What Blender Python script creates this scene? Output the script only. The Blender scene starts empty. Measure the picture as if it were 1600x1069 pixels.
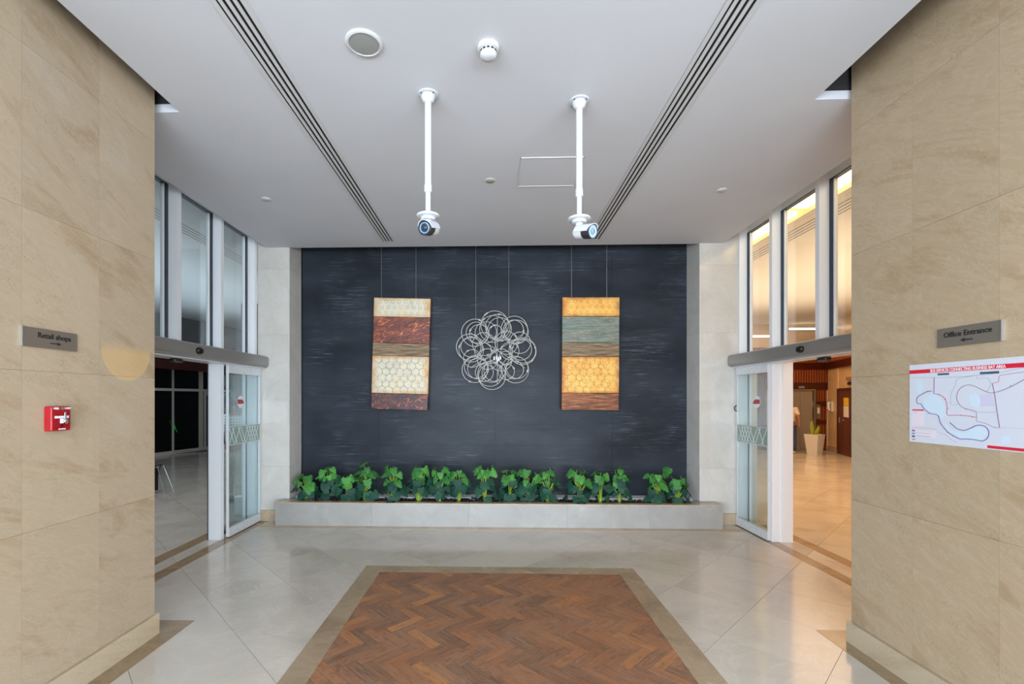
import bpy, bmesh, math, random
from mathutils import Vector, Matrix, Euler
random.seed(7)
S = bpy.context.scene
C = S.collection
PI = math.pi

# ------------------------------------------------------------------ camera, world, lights, exposure
cam_d = bpy.data.cameras.new('camera'); cam = bpy.data.objects.new('camera', cam_d); C.objects.link(cam)
cam_d.sensor_width = 36.0; cam_d.lens = 727.27 * 36 / 1600
cam_d.shift_x = 0.03255; cam_d.shift_y = 0.05575; cam_d.clip_start = 0.05; cam_d.clip_end = 300
cam.location = (0, 0, 1.7); cam.rotation_euler = (PI / 2, 0, 0.0311)
S.camera = cam
S.view_settings.view_transform = 'Standard'; S.view_settings.look = 'None'
S.view_settings.gamma = 1.0; S.view_settings.use_curve_mapping = False
S.view_settings.exposure = 0.90

w = bpy.data.worlds.new('sky'); S.world = w; w.use_nodes = True
bg = w.node_tree.nodes['Background']
bg.inputs[0].default_value = (0.86, 0.93, 1.0, 1); bg.inputs[1].default_value = 1.0

def area(name, loc, size, rot, power, color):
    l = bpy.data.lights.new(name, 'AREA'); l.shape = 'RECTANGLE'; l.size, l.size_y = size
    l.energy = power; l.color = color
    o = bpy.data.objects.new(name, l); C.objects.link(o); o.location = loc; o.rotation_euler = rot
    return o
# daylight of the open forecourt behind the camera, and an added fill lamp tilted up to brighten the ceiling
area('forecourt_daylight', (0.0, -8.0, 3.0), (24.0, 5.5), (math.radians(88), 0, 0), 1120, (0.78, 0.89, 1.0))
area('ceiling_fill', (0.0, -6.8, 0.3), (18.0, 3.4), (math.radians(102), 0, 0), 1500, (0.76, 0.88, 1.0))
area('office_lobby_light', (7.4, 10.3, 4.12), (5.0, 9.5), (0, 0, 0), 150, (1.0, 0.61, 0.31))
area('office_ceiling_fill', (7.0, 9.0, 2.9), (4.0, 8.0), (PI, 0, 0), 110, (1.0, 0.84, 0.66))  # added fill with no fixture, aimed up to lift the office lobby ceiling
area('retail_lobby_light', (-5.4, 5.6, 4.12), (1.8, 3.6), (0, 0, 0), 38, (0.95, 0.97, 1.0))
area('retail_ceiling_fill', (-6.8, 9.0, 2.95), (3.0, 9.0), (PI, 0, 0), 85, (0.90, 0.95, 1.0))  # likewise an added, fixtureless fill brightening the retail lobby ceiling

# ------------------------------------------------------------------ pixel measures -> places in the world
F_, CX, CY, YAW, H = 727.27, 747.92, 623.67, 0.0311, 1.7
cy_, sy_ = math.cos(YAW), math.sin(YAW)
def ray(px, py):
    u = (px - CX) / F_; v = -(py - CY) / F_
    return Vector((u * cy_ - sy_, u * sy_ + cy_, v))
def onx(px, py, x):
    r = ray(px, py); t = x / r.x; return Vector((x, r.y * t, H + r.z * t))
def ony(px, py, y):
    r = ray(px, py); t = y / r.y; return Vector((r.x * t, y, H + r.z * t))

# ------------------------------------------------------------------ helpers
def L(r, g, b):
    f = lambda c: (c / 255 / 12.92) if c / 255 <= 0.04045 else ((c / 255 + 0.055) / 1.055) ** 2.4
    return (f(r), f(g), f(b), 1)

WL = {}
class MB:
    def __init__(s): s.v = []; s.f = []
    def add(s, vs, fs):
        n = len(s.v); s.v += [Vector(p) for p in vs]; s.f += [tuple(i + n for i in f) for f in fs]; return s
    def box(s, x0, x1, y0, y1, z0, z1, c=0.0):
        if c <= 0:
            vs = [(x, y, z) for z in (z0, z1) for y in (y0, y1) for x in (x0, x1)]
            return s.add(vs, [(0, 2, 3, 1), (4, 5, 7, 6), (0, 1, 5, 4), (2, 6, 7, 3), (0, 4, 6, 2), (1, 3, 7, 5)])
        b = bmesh.new(); bmesh.ops.create_cube(b, size=1)
        for v in b.verts:
            v.co = Vector(((x0 + x1) / 2 + v.co.x * (x1 - x0), (y0 + y1) / 2 + v.co.y * (y1 - y0), (z0 + z1) / 2 + v.co.z * (z1 - z0)))
        bmesh.ops.bevel(b, geom=b.edges[:], offset=c, segments=1, affect='EDGES', profile=0.5)
        b.verts.index_update()
        s.add([v.co.copy() for v in b.verts], [[v.index for v in f.verts] for f in b.faces]); b.free(); return s
    def prism(s, poly, z0, z1, M=None):
        n = len(poly)
        vs = [Vector((p[0], p[1], z0)) for p in poly] + [Vector((p[0], p[1], z1)) for p in poly]
        if M: vs = [M @ v for v in vs]
        return s.add(vs, [tuple(range(n))[::-1], tuple(range(n, 2 * n))] + [(i, (i + 1) % n, n + (i + 1) % n, n + i) for i in range(n)])
    def lathe(s, prof, n=24, M=None):
        M = M or Matrix(); k = len(prof); vs = []
        for r, z in prof:
            for i in range(n):
                a = 2 * PI * i / n; vs.append(M @ Vector((r * math.cos(a), r * math.sin(a), z)))
        fs = [(j * n + i, j * n + (i + 1) % n, (j + 1) * n + (i + 1) % n, (j + 1) * n + i) for j in range(k - 1) for i in range(n)]
        fs += [tuple(range(n))[::-1], tuple(range((k - 1) * n, k * n))]
        return s.add(vs, fs)
    def tube(s, pts, r, n=8, closed=False):
        pts = [Vector(p) for p in pts]; m = len(pts); vs = []
        rr = r if isinstance(r, (list, tuple)) else [r] * m
        up = None
        for i in range(m):
            a = pts[(i - 1) % m] if (closed or i > 0) else pts[i]
            b = pts[(i + 1) % m] if (closed or i < m - 1) else pts[i]
            d = (b - a).normalized()
            if up is None:
                up = d.orthogonal().normalized()
            up = (up - d * up.dot(d)).normalized(); sd = d.cross(up)
            for k in range(n):
                t = 2 * PI * k / n; vs.append(pts[i] + (up * math.cos(t) + sd * math.sin(t)) * rr[i])
        fs = []
        for i in range(m if closed else m - 1):
            j = (i + 1) % m
            fs += [(i * n + k, i * n + (k + 1) % n, j * n + (k + 1) % n, j * n + k) for k in range(n)]
        if not closed: fs += [tuple(range(n))[::-1], tuple(range((m - 1) * n, m * n))]
        return s.add(vs, fs)
    def ring(s, c, nrm, R, r, n=32, k=6):
        q = Vector(nrm).normalized().to_track_quat('Z', 'Y').to_matrix()
        return s.tube([Vector(c) + q @ Vector((R * math.cos(2 * PI * i / n), R * math.sin(2 * PI * i / n), 0)) for i in range(n)], r, k, True)
    def ball(s, c, r, n=12, M=None):
        r = Vector(r) if not isinstance(r, (int, float)) else Vector((r, r, r)); m = n // 2
        prof = [(math.sin(PI * j / m), -math.cos(PI * j / m)) for j in range(m + 1)]
        prof[0] = (0.02, -1); prof[-1] = (0.02, 1)
        MM = Matrix.Translation(Vector(c)) @ (M or Matrix()) @ Matrix.Diagonal((r.x, r.y, r.z, 1))
        return s.lathe(prof, n, MM)
    def xf(s, M):
        s.v = [M @ v for v in s.v]; return s
    def build(s, name, m, parent=None, smooth=False, fix=True):
        me = bpy.data.meshes.new(name)
        lo = Vector([min(v[i] for v in s.v) for i in range(3)]); hi = Vector([max(v[i] for v in s.v) for i in range(3)])
        o = (lo + hi) / 2
        if parent is None: o.z = lo.z
        me.from_pydata([v - o for v in s.v], [], s.f)
        if fix:
            b = bmesh.new(); b.from_mesh(me); bmesh.ops.recalc_face_normals(b, faces=b.faces[:]); b.to_mesh(me); b.free()
        me.materials.append(m)
        return link(name, me, parent, o, smooth)

def link(name, me, parent, o, smooth=False):
    ob = bpy.data.objects.new(name, me); C.objects.link(ob)
    if smooth:
        for p in me.polygons: p.use_smooth = True
        if smooth != 'full':
            try: me.set_sharp_from_angle(angle=math.radians(38))
            except Exception: pass
    if parent is not None:
        ob.parent = parent; ob.location = Vector(o) - WL[parent.name]
    else: ob.location = o
    WL[ob.name] = Vector(o)
    return ob

def tag(o, label=None, cat=None, group=None, kind=None):
    if label: o['label'] = label
    if cat: o['category'] = cat
    if group: o['group'] = group
    if kind: o['kind'] = kind
    return o
def thing(name, loc, label, cat, group=None, kind=None):
    o = bpy.data.objects.new(name, None); o.empty_display_size = 0.1; C.objects.link(o); o.location = loc
    WL[o.name] = Vector(loc); return tag(o, label, cat, group, kind)
def struct(name, loc, label, cat='wall'):
    return thing(name, loc, label, cat, None, 'structure')

# ------------------------------------------------------------------ materials
def new_mat(name):
    m = bpy.data.materials.new(name); m.use_nodes = True; nt = m.node_tree
    return m, nt, nt.nodes['Principled BSDF']
def plain(name, col, rough=0.5, metal=0.0, emit=None, es=0.0, coat=0.0):
    m, nt, p = new_mat(name); p.inputs['Base Color'].default_value = L(*col)
    p.inputs['Roughness'].default_value = rough; p.inputs['Metallic'].default_value = metal
    if coat: p.inputs['Coat Weight'].default_value = coat
    if emit: p.inputs['Emission Color'].default_value = L(*emit); p.inputs['Emission Strength'].default_value = es
    # faint procedural variation of the finish
    n = nt.nodes.new('ShaderNodeTexNoise'); n.inputs['Scale'].default_value = 14
    mr = nt.nodes.new('ShaderNodeMapRange'); mr.inputs['To Min'].default_value = max(0, rough - 0.04); mr.inputs['To Max'].default_value = min(1, rough + 0.04)
    nt.links.new(n.outputs['Fac'], mr.inputs['Value']); nt.links.new(mr.outputs[0], p.inputs['Roughness'])
    return m
class G:
    """small node graph helper"""
    def __init__(s, name): s.m, s.nt, s.p = new_mat(name)
    def n(s, t, **kw):
        x = s.nt.nodes.new(t)
        for k, v in kw.items():
            if k in x.inputs: x.inputs[k].default_value = v
            else: setattr(x, k, v)
        return x
    def l(s, a, b): s.nt.links.new(a, b)
    def pos(s, scale=(1, 1, 1), rot=(0, 0, 0), obj=False, rnd=0):
        mp = s.n('ShaderNodeMapping'); mp.inputs['Scale'].default_value = scale; mp.inputs['Rotation'].default_value = rot
        src = s.n('ShaderNodeTexCoord').outputs['Object'] if obj else s.n('ShaderNodeNewGeometry').outputs['Position']
        if rnd:
            oi = s.n('ShaderNodeObjectInfo'); va = s.n('ShaderNodeVectorMath', operation='MULTIPLY_ADD')
            cb = s.n('ShaderNodeCombineXYZ')
            for i in range(3): s.l(oi.outputs['Random'], cb.inputs[i])
            va.inputs[1].default_value = (rnd, rnd * 1.7, rnd * 0.6); s.l(cb.outputs[0], va.inputs[0]); s.l(src, va.inputs[2]); src = va.outputs[0]
        r = s.n('ShaderNodeMapping'); r.inputs['Rotation'].default_value = rot; s.l(src, r.inputs[0])
        mp.inputs['Rotation'].default_value = (0, 0, 0); s.l(r.outputs[0], mp.inputs[0]); return mp.outputs[0]
    def noise(s, vec, scale, detail=4, rough=0.5, dist=0.0):
        x = s.n('ShaderNodeTexNoise'); x.inputs['Scale'].default_value = scale; x.inputs['Detail'].default_value = detail
        x.inputs['Roughness'].default_value = rough; x.inputs['Distortion'].default_value = dist; s.l(vec, x.inputs['Vector']); return x.outputs['Fac']
    def ramp(s, fac, stops):
        x = s.n('ShaderNodeValToRGB'); e = x.color_ramp.elements
        while len(e) < len(stops): e.new(0.5)
        for i, (p, c) in enumerate(stops): e[i].position = p; e[i].color = L(*c) if max(c) > 1 else (c[0], c[1], c[2], 1)
        s.l(fac, x.inputs[0]); return x.outputs[0]
    def mix(s, fac, a, b, mode='MIX'):
        x = s.n('ShaderNodeMix', data_type='RGBA', blend_type=mode)
        for v, i in ((fac, 0), (a, 6), (b, 7)):
            if isinstance(v, (int, float)): x.inputs[i].default_value = v
            elif isinstance(v, tuple): x.inputs[i].default_value = L(*v)
            else: s.l(v, x.inputs[i])
        return x.outputs[2]
    def mr(s, fac, a, b, c, d):
        x = s.n('ShaderNodeMapRange'); s.l(fac, x.inputs[0])
        for i, v in enumerate((a, b, c, d)): x.inputs[i + 1].default_value = v
        return x.outputs[0]
    def bump(s, h, st, d=0.01):
        x = s.n('ShaderNodeBump'); x.inputs['Strength'].default_value = st; x.inputs['Distance'].default_value = d
        s.l(h, x.inputs['Height']); s.l(x.outputs[0], s.p.inputs['Normal'])
    def done(s, col, rough=0.5, metal=0):
        s.l(col, s.p.inputs['Base Color'])
        if isinstance(rough, (int, float)): s.p.inputs['Roughness'].default_value = rough
        else: s.l(rough, s.p.inputs['Roughness'])
        s.p.inputs['Metallic'].default_value = metal; return s.m

def sandstone(name, a, b, c, flip=1):
    g = G(name)
    v = g.pos((1, 0.9, 3.0), (flip * 0.45, 0, 0), rnd=3.0)
    n1 = g.noise(v, 1.5, 6, 0.62, 0.7)
    col = g.ramp(n1, [(0.3, b), (0.47, a), (0.6, a), (0.74, c)])
    n2 = g.noise(g.pos((1, 1.4, 5.5), (flip * 0.5, 0, 0), rnd=3.0), 2.2, 8, 0.7, 1.6)
    vein = g.ramp(n2, [(0.47, (0, 0, 0)), (0.505, (1, 1, 1)), (0.54, (0, 0, 0))])
    col = g.mix(g.mr(vein, 0, 1, 0, 0.24), col, (200, 186, 164))
    n3 = g.noise(g.pos((1, 1, 2.2), (flip * 0.45, 0, 0)), 3.0, 5, 0.7, 0.8)
    sp = g.noise(g.pos(), 130, 2, 0.6)
    fleck = g.n('ShaderNodeMath', operation='MULTIPLY'); g.l(g.ramp(n3, [(0.5, (0, 0, 0)), (0.66, (1, 1, 1))]), fleck.inputs[0]); g.l(g.ramp(sp, [(0.54, (0, 0, 0)), (0.63, (1, 1, 1))]), fleck.inputs[1])
    col = g.mix(g.mr(fleck.outputs[0], 0, 1, 0, 0.45), col, (116, 96, 72))
    if flip > 0:      # half-round water stain on the left wall, in the stone itself
        vd = g.n('ShaderNodeVectorMath', operation='DISTANCE'); g.l(g.pos(), vd.inputs[0]); vd.inputs[1].default_value = (-2.44, 3.03, 2.03)
        sz = g.n('ShaderNodeSeparateXYZ'); g.l(g.pos(), sz.inputs[0])
        mm = g.n('ShaderNodeMath', operation='MULTIPLY'); g.l(g.mr(vd.outputs['Value'], .205, .212, 1, 0), mm.inputs[0]); g.l(g.mr(sz.outputs[2], 2.0, 2.07, 1, 0), mm.inputs[1])
        col = g.mix(g.mr(mm.outputs[0], 0, 1, 0, .6), col, (218, 182, 128))
    oi = g.n('ShaderNodeObjectInfo')
    hs = g.n('ShaderNodeHueSaturation'); g.l(col, hs.inputs['Color']); g.l(g.mr(oi.outputs['Random'], 0, 1, 0.96, 1.04), hs.inputs['Value'])
    g.bump(fleck.outputs[0], 0.15, 0.002)
    return g.done(hs.outputs[0], 0.42)
M_stone = sandstone('beige_sandstone', (178, 160, 135), (163, 140, 110), (184, 170, 150))
M_stone_r = sandstone('beige_sandstone_right', (176, 155, 127), (160, 136, 104), (182, 165, 142), -1)
M_base = sandstone('skirting_stone', (188, 172, 146), (172, 152, 122), (194, 182, 162))

def marble(name, a, b, vein, rough, sc=1.0, tile=False, vs=0.35):
    g = G(name); rn = 6.0 if tile else 0
    n1 = g.noise(g.pos(rnd=rn), 1.3 * sc, 6, 0.6, 0.8)
    col = g.ramp(n1, [(0.32, b), (0.55, a), (0.7, a)])
    n2 = g.noise(g.pos((1, 1, 1), (0.4, 0.3, 0.7), rnd=rn), 1.7 * sc, 7, 0.66, 2.2)
    vn = g.ramp(n2, [(0.47, (0, 0, 0)), (0.5, (1, 1, 1)), (0.515, (0, 0, 0))])
    col = g.mix(g.mr(vn, 0, 1, 0, vs), col, vein)
    if tile:
        oi = g.n('ShaderNodeObjectInfo'); hs = g.n('ShaderNodeHueSaturation'); g.l(col, hs.inputs['Color'])
        g.l(g.mr(oi.outputs['Random'], 0, 1, 0.97, 1.03), hs.inputs['Value']); col = hs.outputs[0]
    return g.done(col, g.mr(n1, 0.3, 0.7, max(0.02, rough - 0.03), rough + 0.04))
M_floor = marble('floor_marble', (200, 192, 181), (186, 177, 166), (214, 208, 200), 0.13, 1.0, True)
M_strip = marble('brown_marble', (156, 134, 106), (134, 112, 86), (176, 156, 128), 0.16, 3.0)
M_border = marble('border_marble', (166, 146, 120), (146, 127, 102), (182, 166, 142), 0.25, 2.0)
M_brown = marble('tan_marble', (192, 170, 142), (172, 150, 120), (206, 188, 164), 0.15, 3.0)
M_marble = marble('cream_marble', (212, 208, 201), (200, 195, 187), (190, 183, 173), 0.1, 1.2, True, 0.3)
M_planter = marble('planter_marble', (162, 160, 156), (152, 149, 145), (145, 140, 133), 0.25, 1.6, True, 0.25)

def darkstone():
    g = G('charcoal_slate')
    n0 = g.noise(g.pos((1, 1, 2.5)), 0.9, 4, 0.5)
    col = g.ramp(n0, [(0.3, (36, 40, 46)), (0.7, (56, 61, 69))])
    n1 = g.noise(g.pos((1.0, 1, 24)), 3.0, 6, 0.72, 0.4)
    n2 = g.noise(g.pos((1.0, 1, 1.2)), 1.6, 3, 0.6)
    m = g.n('ShaderNodeMath', operation='MULTIPLY')
    g.l(g.ramp(n1, [(0.52, (0, 0, 0)), (0.68, (1, 1, 1))]), m.inputs[0]); g.l(g.ramp(n2, [(0.47, (0.02, 0.02, 0.02)), (0.66, (1, 1, 1))]), m.inputs[1])
    col = g.mix(g.mr(m.outputs[0], 0, 1, 0, 0.75), col, (108, 116, 126))
    n3 = g.noise(g.pos((2.5, 1, 14)), 5.0, 7, 0.85, 1.6)
    m2 = g.n('ShaderNodeMath', operation='MULTIPLY')
    g.l(g.ramp(n3, [(0.62, (0, 0, 0)), (0.68, (1, 1, 1))]), m2.inputs[0]); g.l(g.ramp(n2, [(0.5, (0, 0, 0)), (0.66, (1, 1, 1))]), m2.inputs[1])
    col = g.mix(g.mr(m2.outputs[0], 0, 1, 0, 0.5), col, (150, 155, 160))
    g.bump(n1, 0.25, 0.003)
    g.p.inputs['Specular IOR Level'].default_value = 0.10
    return g.done(col, g.mr(n1, 0.3, 0.7, 0.28, 0.42))
M_slate = darkstone()
M_slate_edge = plain('black_edge', (26, 28, 33), 0.3)

def parquet():
    g = G('herringbone_wood')
    oi = g.n('ShaderNodeObjectInfo')
    base = g.ramp(oi.outputs['Random'], [(0.0, (124, 86, 64)), (0.3, (146, 98, 68)), (0.55, (160, 105, 70)), (0.8, (170, 112, 73)), (0.93, (176, 112, 62)), (1.0, (204, 136, 72))])
    gr = g.noise(g.pos((2.2, 46, 10), obj=True, rnd=9), 1.6, 6, 0.65, 0.6)
    col = g.mix(g.mr(gr, 0.35, 0.7, 0.0, 0.5), base, (96, 66, 48))
    dust = g.noise(g.pos((3, 60, 10), obj=True, rnd=5), 2.4, 4, 0.7)
    dm = g.n('ShaderNodeMath', operation='MULTIPLY'); g.l(g.ramp(dust, [(0.42, (0, 0, 0)), (0.56, (1, 1, 1))]), dm.inputs[0])
    pt = g.noise(g.pos(), 2.4, 3, 0.6); g.l(g.mr(pt, 0.3, 0.6, 0.35, 0.95), dm.inputs[1])
    col = g.mix(g.mr(dm.outputs[0], 0, 1, 0, .75), col, (150, 124, 104))
    bl = g.noise(g.pos((9, 22, 10), obj=True, rnd=11), 1.5, 5, 0.75, 0.5)
    col = g.mix(g.mr(bl, 0.5, 0.66, 0.0, 0.55), col, (84, 62, 50))
    g.bump(gr, 0.3, 0.002)
    return g.done(col, g.mr(gr, 0.3, 0.7, 0.38, 0.52))
M_wood = parquet()
M_grout = plain('dark_grout', (92, 78, 64), 0.7)
M_fgrout = plain('floor_joint', (120, 108, 96), 0.6)

def paint(name, col, rough=0.6):
    g = G(name); n = g.noise(g.pos(), 1.2, 3, 0.5)
    d = tuple(max(0, c - 5) for c in col)
    return g.done(g.ramp(n, [(0.3, d), (0.7, col)]), rough)
M_ceil = paint('ceiling_paint', (210, 212, 218), 0.75)
M_white = paint('white_paint', (212, 214, 216), 0.4)
M_alu = plain('white_aluminium', (240, 243, 247), 0.3)
M_gasket = plain('grey_gasket', (44, 54, 66), 0.35)
M_silver = plain('brushed_silver', (150, 148, 145), 0.38, 0.35)
M_rail = plain('satin_rail', (222, 226, 231), 0.28, 0.1)
M_black = plain('black_plastic', (20, 21, 24), 0.3)
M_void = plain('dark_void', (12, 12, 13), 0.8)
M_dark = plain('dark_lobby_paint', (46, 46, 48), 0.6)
M_steel = plain('brushed_steel', (168, 166, 162), 0.32, 0.45)
M_wire = plain('steel_wire', (170, 174, 178), 0.35, 0.6)
M_chrome = plain('chrome', (206, 208, 210), 0.12, 1.0)
M_bronze = plain('bronze_plate', (140, 132, 122), 0.34, 0.55)
M_platel = plain('plate_edge', (190, 190, 190), 0.25, 0.8)
M_text = plain('engraved_black', (34, 32, 30), 0.5)
M_red = plain('alarm_red', (164, 14, 26), 0.4)
M_reddk = plain('alarm_red_recess', (150, 10, 24), 0.4)
M_wht = plain('white_print', (236, 236, 238), 0.45)
M_cctv = plain('camera_white', (198, 202, 206), 0.35)
M_lensg = plain('camera_lens_ring', (120, 150, 178), 0.25)
M_lensd = plain('camera_lens_dark', (38, 50, 66), 0.12)
M_cream = paint('lobby_cream_paint', (222, 200, 168), 0.55)
M_lceil = paint('lobby_ceiling_paint', (226, 214, 196), 0.6)
M_creamw = marble('lobby_cream_stone', (224, 196, 154), (210, 180, 138), (230, 210, 176), 0.3, 1.0, True, 0.2)
M_grey = paint('retail_lobby_paint', (176, 184, 190), 0.55)
M_mahog = plain('mahogany', (98, 44, 24), 0.35)
M_mahogd = plain('dark_mahogany', (70, 26, 14), 0.3)
M_slat = plain('slat_wood', (150, 82, 46), 0.4)
M_maroon = plain('maroon_panel', (84, 40, 36), 0.45)
M_cove = plain('cove_light', (255, 240, 210), 0.5, emit=(255, 214, 150), es=4.0)
M_strip_l = plain('strip_light', (255, 240, 220), 0.5, emit=(255, 232, 200), es=5.0)
M_frame = plain('shopfront_frame', (226, 216, 208), .4)
M_green = plain('green_led', (10, 200, 60), 0.4, emit=(20, 230, 70), es=3.0)
M_yel = plain('yellow_print', (236, 200, 40), 0.5)

def glass(name, tint, alpha, rough=0.0, ior=1.45):
    m = bpy.data.materials.new(name); m.use_nodes = True; nt = m.node_tree; nt.nodes.clear()
    out = nt.nodes.new('ShaderNodeOutputMaterial'); tr = nt.nodes.new('ShaderNodeBsdfTransparent'); gl = nt.nodes.new('ShaderNodeBsdfGlossy')
    df = nt.nodes.new('ShaderNodeBsdfDiffuse'); fr = nt.nodes.new('ShaderNodeFresnel'); gm = nt.nodes.new('ShaderNodeNewGeometry'); io = nt.nodes.new('ShaderNodeMapRange'); io.inputs['To Min'].default_value = ior; io.inputs['To Max'].default_value = 1 / ior
    nt.links.new(gm.outputs['Backfacing'], io.inputs['Value']); nt.links.new(io.outputs[0], fr.inputs[0])
    tr.inputs[0].default_value = L(*tint); gl.inputs['Roughness'].default_value = rough; df.inputs[0].default_value = L(*tint)
    m1 = nt.nodes.new('ShaderNodeMixShader'); m2 = nt.nodes.new('ShaderNodeMixShader'); m1.inputs[0].default_value = alpha
    nt.links.new(tr.outputs[0], m1.inputs[1]); nt.links.new(df.outputs[0], m1.inputs[2])
    nt.links.new(fr.outputs[0], m2.inputs[0]); nt.links.new(m1.outputs[0], m2.inputs[1]); nt.links.new(gl.outputs[0], m2.inputs[2])
    nt.links.new(m2.outputs[0], out.inputs[0]); return m
M_glass = glass('clear_glass', (244, 249, 249), 0.02, ior=1.7)
M_glassd = glass('door_glass', (240, 248, 249), 0.05)
M_glass2 = glass('sidelight_glass', (246, 250, 250), 0.01)
M_glassk = glass('dark_glass', (120, 124, 128), 0.02)
M_frost = glass('frosted_band', (200, 218, 212), 0.38, 0.3)
M_lattice = glass('etched_lines', (236, 246, 246), 0.92, 0.4)

# ------------------------------------------------------------------ floor
floor = struct('floor', (0, 0, 0), 'polished pale beige marble floor laid in diagonal tiles', 'floor')
MB().box(-10.9, 11.4, 2.0, 17, -0.09, -0.012).box(-2.5, 2.6, 0.9, 2.0, -0.09, -0.012).build('floor_bed', M_fgrout, floor)
MB().box(-9, 9, -2.5, 0.9, -0.09, 0.0).build('entrance_floor', M_floor, floor)
def clip(poly, x0, x1, y0, y1):
    for ax, val, sg in ((0, x0, 1), (0, x1, -1), (1, y0, 1), (1, y1, -1)):
        out = []
        for i in range(len(poly)):
            a, b = poly[i], poly[(i + 1) % len(poly)]
            ia, ib = (a[ax] - val) * sg >= 0, (b[ax] - val) * sg >= 0
            if ia: out.append(a)
            if ia != ib:
                t = (val - a[ax]) / (b[ax] - a[ax]); out.append((a[0] + (b[0] - a[0]) * t, a[1] + (b[1] - a[1]) * t))
        poly = out
        if len(poly) < 3: return []
    return poly
def parea(p): return abs(sum(p[i][0] * p[(i + 1) % len(p)][1] - p[(i + 1) % len(p)][0] * p[i][1] for i in range(len(p)))) / 2
# diagonal grid: lines x-y = -0.86+k*T and x+y = 1.45+k*T
T = 0.89; gp = 0.0018
far_tiles = MB(); cnt = 0
regions = [(-2.5, 2.58, 0.9, 3.3), (-3.45, 3.5, 3.3, 6.5), (-10.4, -3.45, 3.3, 16.4), (3.5, 11.0, 3.3, 15.8)]
for i in range(-26, 27):
    for j in range(-10, 32):
        a0, a1 = -0.86 + i * T + gp, -0.86 + (i + 1) * T - gp       # x-y
        b0, b1 = 1.45 + j * T + gp, 1.45 + (j + 1) * T - gp         # x+y
        q = [((a + b) / 2, (b - a) / 2) for a, b in ((a0, b0), (a1, b0), (a1, b1), (a0, b1))]
        for rg in regions:
            p = clip(q, *rg)
            if not p or parea(p) < 0.002: continue
            cx = sum(k[0] for k in p) / len(p); cyy = sum(k[1] for k in p) / len(p)
            if all(-1.2 < k[0] < 1.3 and k[1] < 4.6 for k in p): continue      # under the parquet
            vis = abs(cx) / max(cyy, .1) < 1.15 and cyy > 1.5
            if vis and (cyy < 9.5) and not (abs(cx) > 3.4 and abs(cx) / cyy < 0.45):
                MB().prism(p, -0.012, 0.0).build('floor_tile', M_floor, floor, fix=False); cnt += 1
            else: far_tiles.prism(p, -0.012, 0.0)
tag(far_tiles.build('distant_floor_tiles', M_floor, floor, fix=False), kind='stuff')
# inlay strips (flush, a millimetre proud)
def strip(x0, x1, y0, y1, m=M_strip, z=0.0015, name='inlay_strip'):
    return MB().box(x0, x1, y0, y1, -0.005, z).build(name, m, floor)
strip(-3.29, -3.14, 3.45, 6.4); strip(-3.62, -3.46, 3.45, 6.4)
strip(3.25, 3.385, 3.45, 6.4); strip(3.605, 3.75, 3.45, 6.4)
strip(-3.14, 3.25, 6.05, 6.17, M_brown)
for y0, y1 in ((3.34, 3.50),): strip(-2.70, -2.287, y0, y1, M_strip, 0.0018); strip(2.371, 2.75, y0, y1, M_strip, 0.0018)
for k in range(3):
    y0 = 3.34 - 0.8 * (k + 1); strip(-2.46, -2.287, y0 + 0.001, y0 + 0.8, M_strip, 0.0018); strip(2.371, 2.54, y0 + 0.001, y0 + 0.8, M_strip, 0.0018)
# parquet field with its stone border
WX0, WX1, WY1 = -1.115, 1.225, 4.55
park = thing('parquet_inlay', (0.05, 3.0, 0), 'herringbone wood parquet panel with a brown stone border set in the marble floor', 'parquet')
for nm, a in (('border', (-1.29, WX0, 0.9, WY1)), ('border', (WX1, 1.40, 0.9, WY1))):
    ys = [0.9, 1.9, 2.9, 3.75, WY1 + 0.0]
    for k in range(4): MB().box(a[0], a[1], ys[k] + .0008, ys[k + 1] - .0008, -0.004, 0.0028).build(nm, M_border, park)
for k in range(3):
    w_ = (1.40 + 1.29) / 3; MB().box(-1.29 + k * w_ + .0008, -1.29 + (k + 1) * w_ - .0008, WY1, WY1 + 0.155, -0.004, 0.0028).build('border', M_border, park)
MB().box(WX0, WX1, 0.9, WY1, -0.004, 0.0006).build('joint_bed', M_grout, park)
LN, WW, NN = 0.30, 0.075, 4
cs = math.cos(PI / 4); rest = MB(); blocks = []
for i in range(-60, 60):
    for j in range(-60, 60):
        d = (i - j) % (2 * NN)
        if d == 0: x0, y0, x1, y1, ori = i * WW, j * WW, i * WW + LN, j * WW + WW, 0
        elif d == 2 * NN - 1: x0, y1, x1, ori = i * WW, (j + 1) * WW + 0, (i + 1) * WW, 1; y0 = j * WW; y1 = y0 + LN
        else: continue
        g_ = 0.0007
        q = [(x0 + g_, y0 + g_), (x1 - g_, y0 + g_), (x1 - g_, y1 - g_), (x0 + g_, y1 - g_)]
        # mirrored so that the zigzags run from side to side
        q = [((x - y) * cs, (x + y) * cs) for x, y in [(a, -b) for a, b in q]]
        q = [(x + 0.06, y + 3.0) for x, y in q][::-1]
        p = clip(q, WX0, WX1, 0.9, WY1)
        if p and parea(p) > 1e-4:
            ang = math.atan2(q[1][1] - q[0][1], q[1][0] - q[0][0])
            ed = [(q[(k + 1) % 4][0] - q[k][0], q[(k + 1) % 4][1] - q[k][1]) for k in range(4)]
            e = max(ed, key=lambda t: t[0] ** 2 + t[1] ** 2)
            blocks.append((sum(k[1] for k in p) / len(p), p, math.atan2(e[1], e[0])))
vis = sorted([b for b in blocks if b[0] > 2.68], key=lambda b: b[0])
ind = vis[:300]; indset = set(id(b) for b in ind)
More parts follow.
